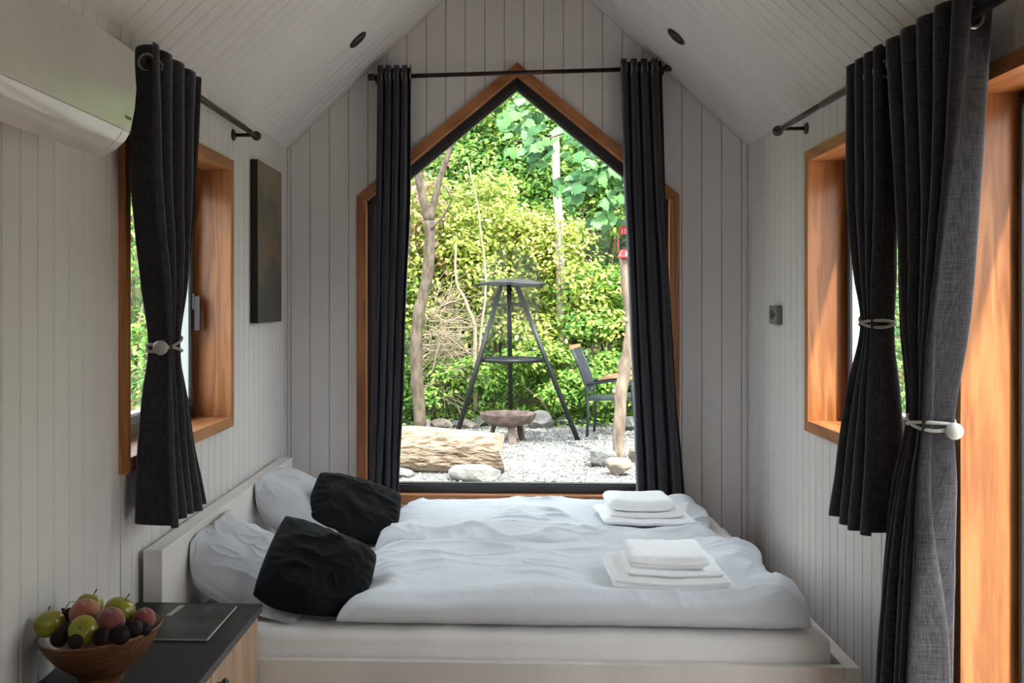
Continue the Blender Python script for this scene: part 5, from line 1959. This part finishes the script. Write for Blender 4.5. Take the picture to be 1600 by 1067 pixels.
limb(MB(), [T(674, 358, -0.05), T(692, 338, -0.1), T(707, 311, -0.15), T(694, 290, -0.2)], [0.016, 0.013, 0.011, 0.008], 7, 8, 0.2).build('broken_twig', M_TWIGD, tr, True)
# crown high above the frame
rng = np.random.default_rng(77)
n = 2600
pos = np.array([T(680, 0).x, YTR, 5.6]) + rng.normal(size=(n, 3)) * np.array([0.9, 0.8, 0.55])
V, Fc = leaf_cloud(pos, rng.uniform(0.07, 0.12, n), np.array([0, -0.2, 1.0]), 0.5, rng)
cw = mk('crown', V, Fc, M_LEAFG, tr, True)
cw['kind'] = 'stuff'

# pale trunk
YPT = 13.0
pt_ = empty('pale_tree', Vector((at_y(878, 600, YPT).x, YPT, GZ)), 'tall pale bare trunk rising from the yellow green shrubs', 'tree')
T = lambda x, y: at_y(x, y, YPT)
limb(MB(), [Vector((at_y(879, 600, YPT).x, YPT, GZ)), T(878, 520), T(876, 440), T(873, 350), T(870, 290), T(868, 240), T(868, 208)], [0.075, 0.066, 0.060, 0.056, 0.052, 0.050, 0.050], 12, 4, 0.06).build('trunk', M_PALEBARK, pt_, True)
limb(MB(), [T(869, 222), T(863, 214), T(858, 206)], [0.02, 0.017, 0.012], 7, 2, 0.1).build('snag', M_TWIGD, pt_, True)

# slim bent saplings
for k, (pts, r0, lab) in enumerate((
        ([(744, 640), (742, 520), (741, 505), (728, 470), (714, 445), (712, 428), (712, 380)], 0.030, 'bent pale sapling behind the tripod leg'),
        ([(748, 620), (750, 525), (756, 480), (760, 440), (756, 400), (748, 330), (731, 250)], 0.020, 'thin upright sapling beside the bent one'),
        ([(868, 655), (845, 625), (820, 605), (798, 583)], 0.016, 'pale dead branch leaning behind the fire bowl'),
        ([(729, 574), (760, 575), (793, 571)], 0.018, 'level broken branch behind the grate ring'),
        ([(888, 590), (884, 520), (876, 440), (874, 400)], 0.012, 'thin dark sapling below the pale trunk'))):
    yy = 12.35 + 0.1 * k
    P = [at_y(x, y, yy) for x, y in pts]
    o = limb(MB(), P, [r0 * (1 - 0.55 * i / (len(P) - 1)) for i in range(len(P))], 8, 40 + k, 0.3).build('sapling' if k in (0, 1, 4) else 'dead_branch', M_TWIG if k != 4 else M_BARK, None, True)
    tag(o, lab, 'sapling' if k in (0, 1, 4) else 'branch', 'thin stems among the shrubs')

# heap of dry brushwood left of the tripod
rng = np.random.default_rng(31)
bw = empty('dry_brushwood', at_y(690, 640, 12.2), 'tangle of dry grey tan twigs between forked tree and tripod', 'brushwood')
tw = MB()
for k in range(150):
    b0 = at_y(rng.uniform(640, 690), rng.uniform(470, 650), 12.15 + rng.uniform(-0.1, 0.35))
    ln = rng.uniform(0.25, 0.7)
    ang = rng.normal(0.25, 0.55)
    d = Vector((math.cos(ang), rng.normal() * 0.25, math.sin(ang)))
    mid = b0 + d * ln * 0.5 + Vector((0, 0, rng.uniform(-0.03, 0.06)))
    tip = b0 + d * ln + Vector((0, 0, rng.uniform(-0.12, 0.06)))
    r = rng.uniform(0.0035, 0.008)
    tw.tube([b0, mid, tip], [r, r * 0.8, r * 0.4], 4)
    for j in range(2):
        q = b0.lerp(tip, rng.uniform(0.3, 0.8))
        a2 = ang + rng.choice([-1, 1]) * rng.uniform(0.4, 0.9)
        tw.tube([q, q + Vector((math.cos(a2), rng.normal() * 0.3, math.sin(a2))) * ln * 0.35], [r * 0.6, r * 0.3], 4)
two = tw.build('twigs', M_TWIG, bw)
two['kind'] = 'stuff'
n = 500
pos = np.array(at_y(652, 330, 12.6)) + rng.normal(size=(n, 3)) * np.array([0.22, 0.15, 0.5])
V, Fc = leaf_cloud(pos, rng.uniform(0.05, 0.10, n), np.array([0, -0.4, 0.7]), 0.6, rng, droop=1.0)
tag(mk('withered_foliage', V, Fc, M_DRYLEAF, None, True), 'brown withered leaves hanging behind the forked trunk', 'foliage', kind='stuff')

# broad leaved tree whose branches hang in from the lantern side
bl = empty('broad_leaved_tree', (4.3, 9.6, GZ), 'broad leaved tree whose branches hang in above the lantern', 'tree')
limb(MB(), [(4.3, 9.6, GZ - 0.1), (4.25, 9.6, 1.2), (4.15, 9.65, 2.6), (4.0, 9.7, 4.4)], [0.16, 0.14, 0.12, 0.08], 12, 9, 0.08).build('trunk', M_BARK, bl, True)
bleaf = [(0, 0), (0.20, -0.06), (0.42, 0.05), (0.40, 0.22), (0.50, 0.42), (0.32, 0.55), (0.26, 0.78), (0.10, 0.84), (0, 1.06), (-0.10, 0.84), (-0.26, 0.78), (-0.32, 0.55), (-0.50, 0.42), (-0.40, 0.22), (-0.42, 0.05), (-0.20, -0.06)]


def bleaf_mesh(mat, bend):
    me = bpy.data.meshes.new('broad_leaf')
    v = [(x, y, -bend * y * y - 0.16 * abs(x) + 0.02) for x, y in bleaf] + [(0, 0.42, 0.0)]
    nn = len(bleaf)
    me.from_pydata(v, [], [(i, (i + 1) % nn, nn) for i in range(nn)])
    me.materials.append(mat)
    for p in me.polygons:
        p.use_smooth = True
    me.update()
    return me


LM = [bleaf_mesh(mt, b_) for mt in M_LEAFB for b_ in (0.15, 0.4)]
rng = np.random.default_rng(55)
paths = [
    ([(1120, 110), (1010, 170), (930, 195), (860, 215), (800, 222)], 9.3, 0.020, 64, 30),
    ([(1130, 60), (980, 130), (900, 150), (830, 165), (790, 168)], 9.7, 0.018, 54, 26),
    ([(1130, 180), (1030, 220), (965, 240), (915, 262), (885, 285)], 9.2, 0.018, 62, 26),
    ([(1130, 230), (1050, 262), (985, 285), (945, 318)], 9.3, 0.016, 60, 26),
    ([(1120, 150), (1060, 190), (1000, 222), (940, 232)], 9.6, 0.016, 50, 24),
]
for bi, (pts, yy, r0, nl, spread) in enumerate(paths):
    P = [at_y(x, y, yy) for x, y in pts]
    start = Vector((4.1, 9.65, P[0].z + 0.25))
    P = [start] + P
    br = limb(MB(), P, [r0 * 1.6] + [r0 * (1 - 0.8 * i / (len(pts) - 1)) for i in range(len(pts))], 7, 60 + bi, 0.3).build('branch', M_BARK, bl, True)
    org = origin(br)
    for k in range(nl):
        t = rng.uniform(0.12, 1.0) ** 0.8 * (len(pts) - 1)
        i = min(int(t), len(pts) - 2)
        q = P[1 + i].lerp(P[2 + i], t - i)
        q = q + Vector((rng.normal() * 0.06, rng.normal() * 0.10, rng.normal() * 0.08 - 0.06))
        nr = Vector((rng.normal() * 0.35, -0.75 + rng.normal() * 0.3, 0.65 + rng.normal() * 0.25)).normalized()
        dd = Vector((-0.35 + rng.normal() * 0.5, -0.2, -0.8 + rng.normal() * 0.3))
        dd = (dd - nr * dd.dot(nr)).normalized()
        sd_ = dd.cross(nr)
        sc_ = rng.uniform(0.085, 0.15)
        lf = bpy.data.objects.new('leaf', LM[rng.integers(0, len(LM))])
        col.objects.link(lf)
        lf.parent = br
        lf.matrix_local = Matrix.Translation(q - org) @ Matrix((sd_, dd, nr)).transposed().to_4x4() @ Matrix.Diagonal((sc_, sc_, sc_, 1))
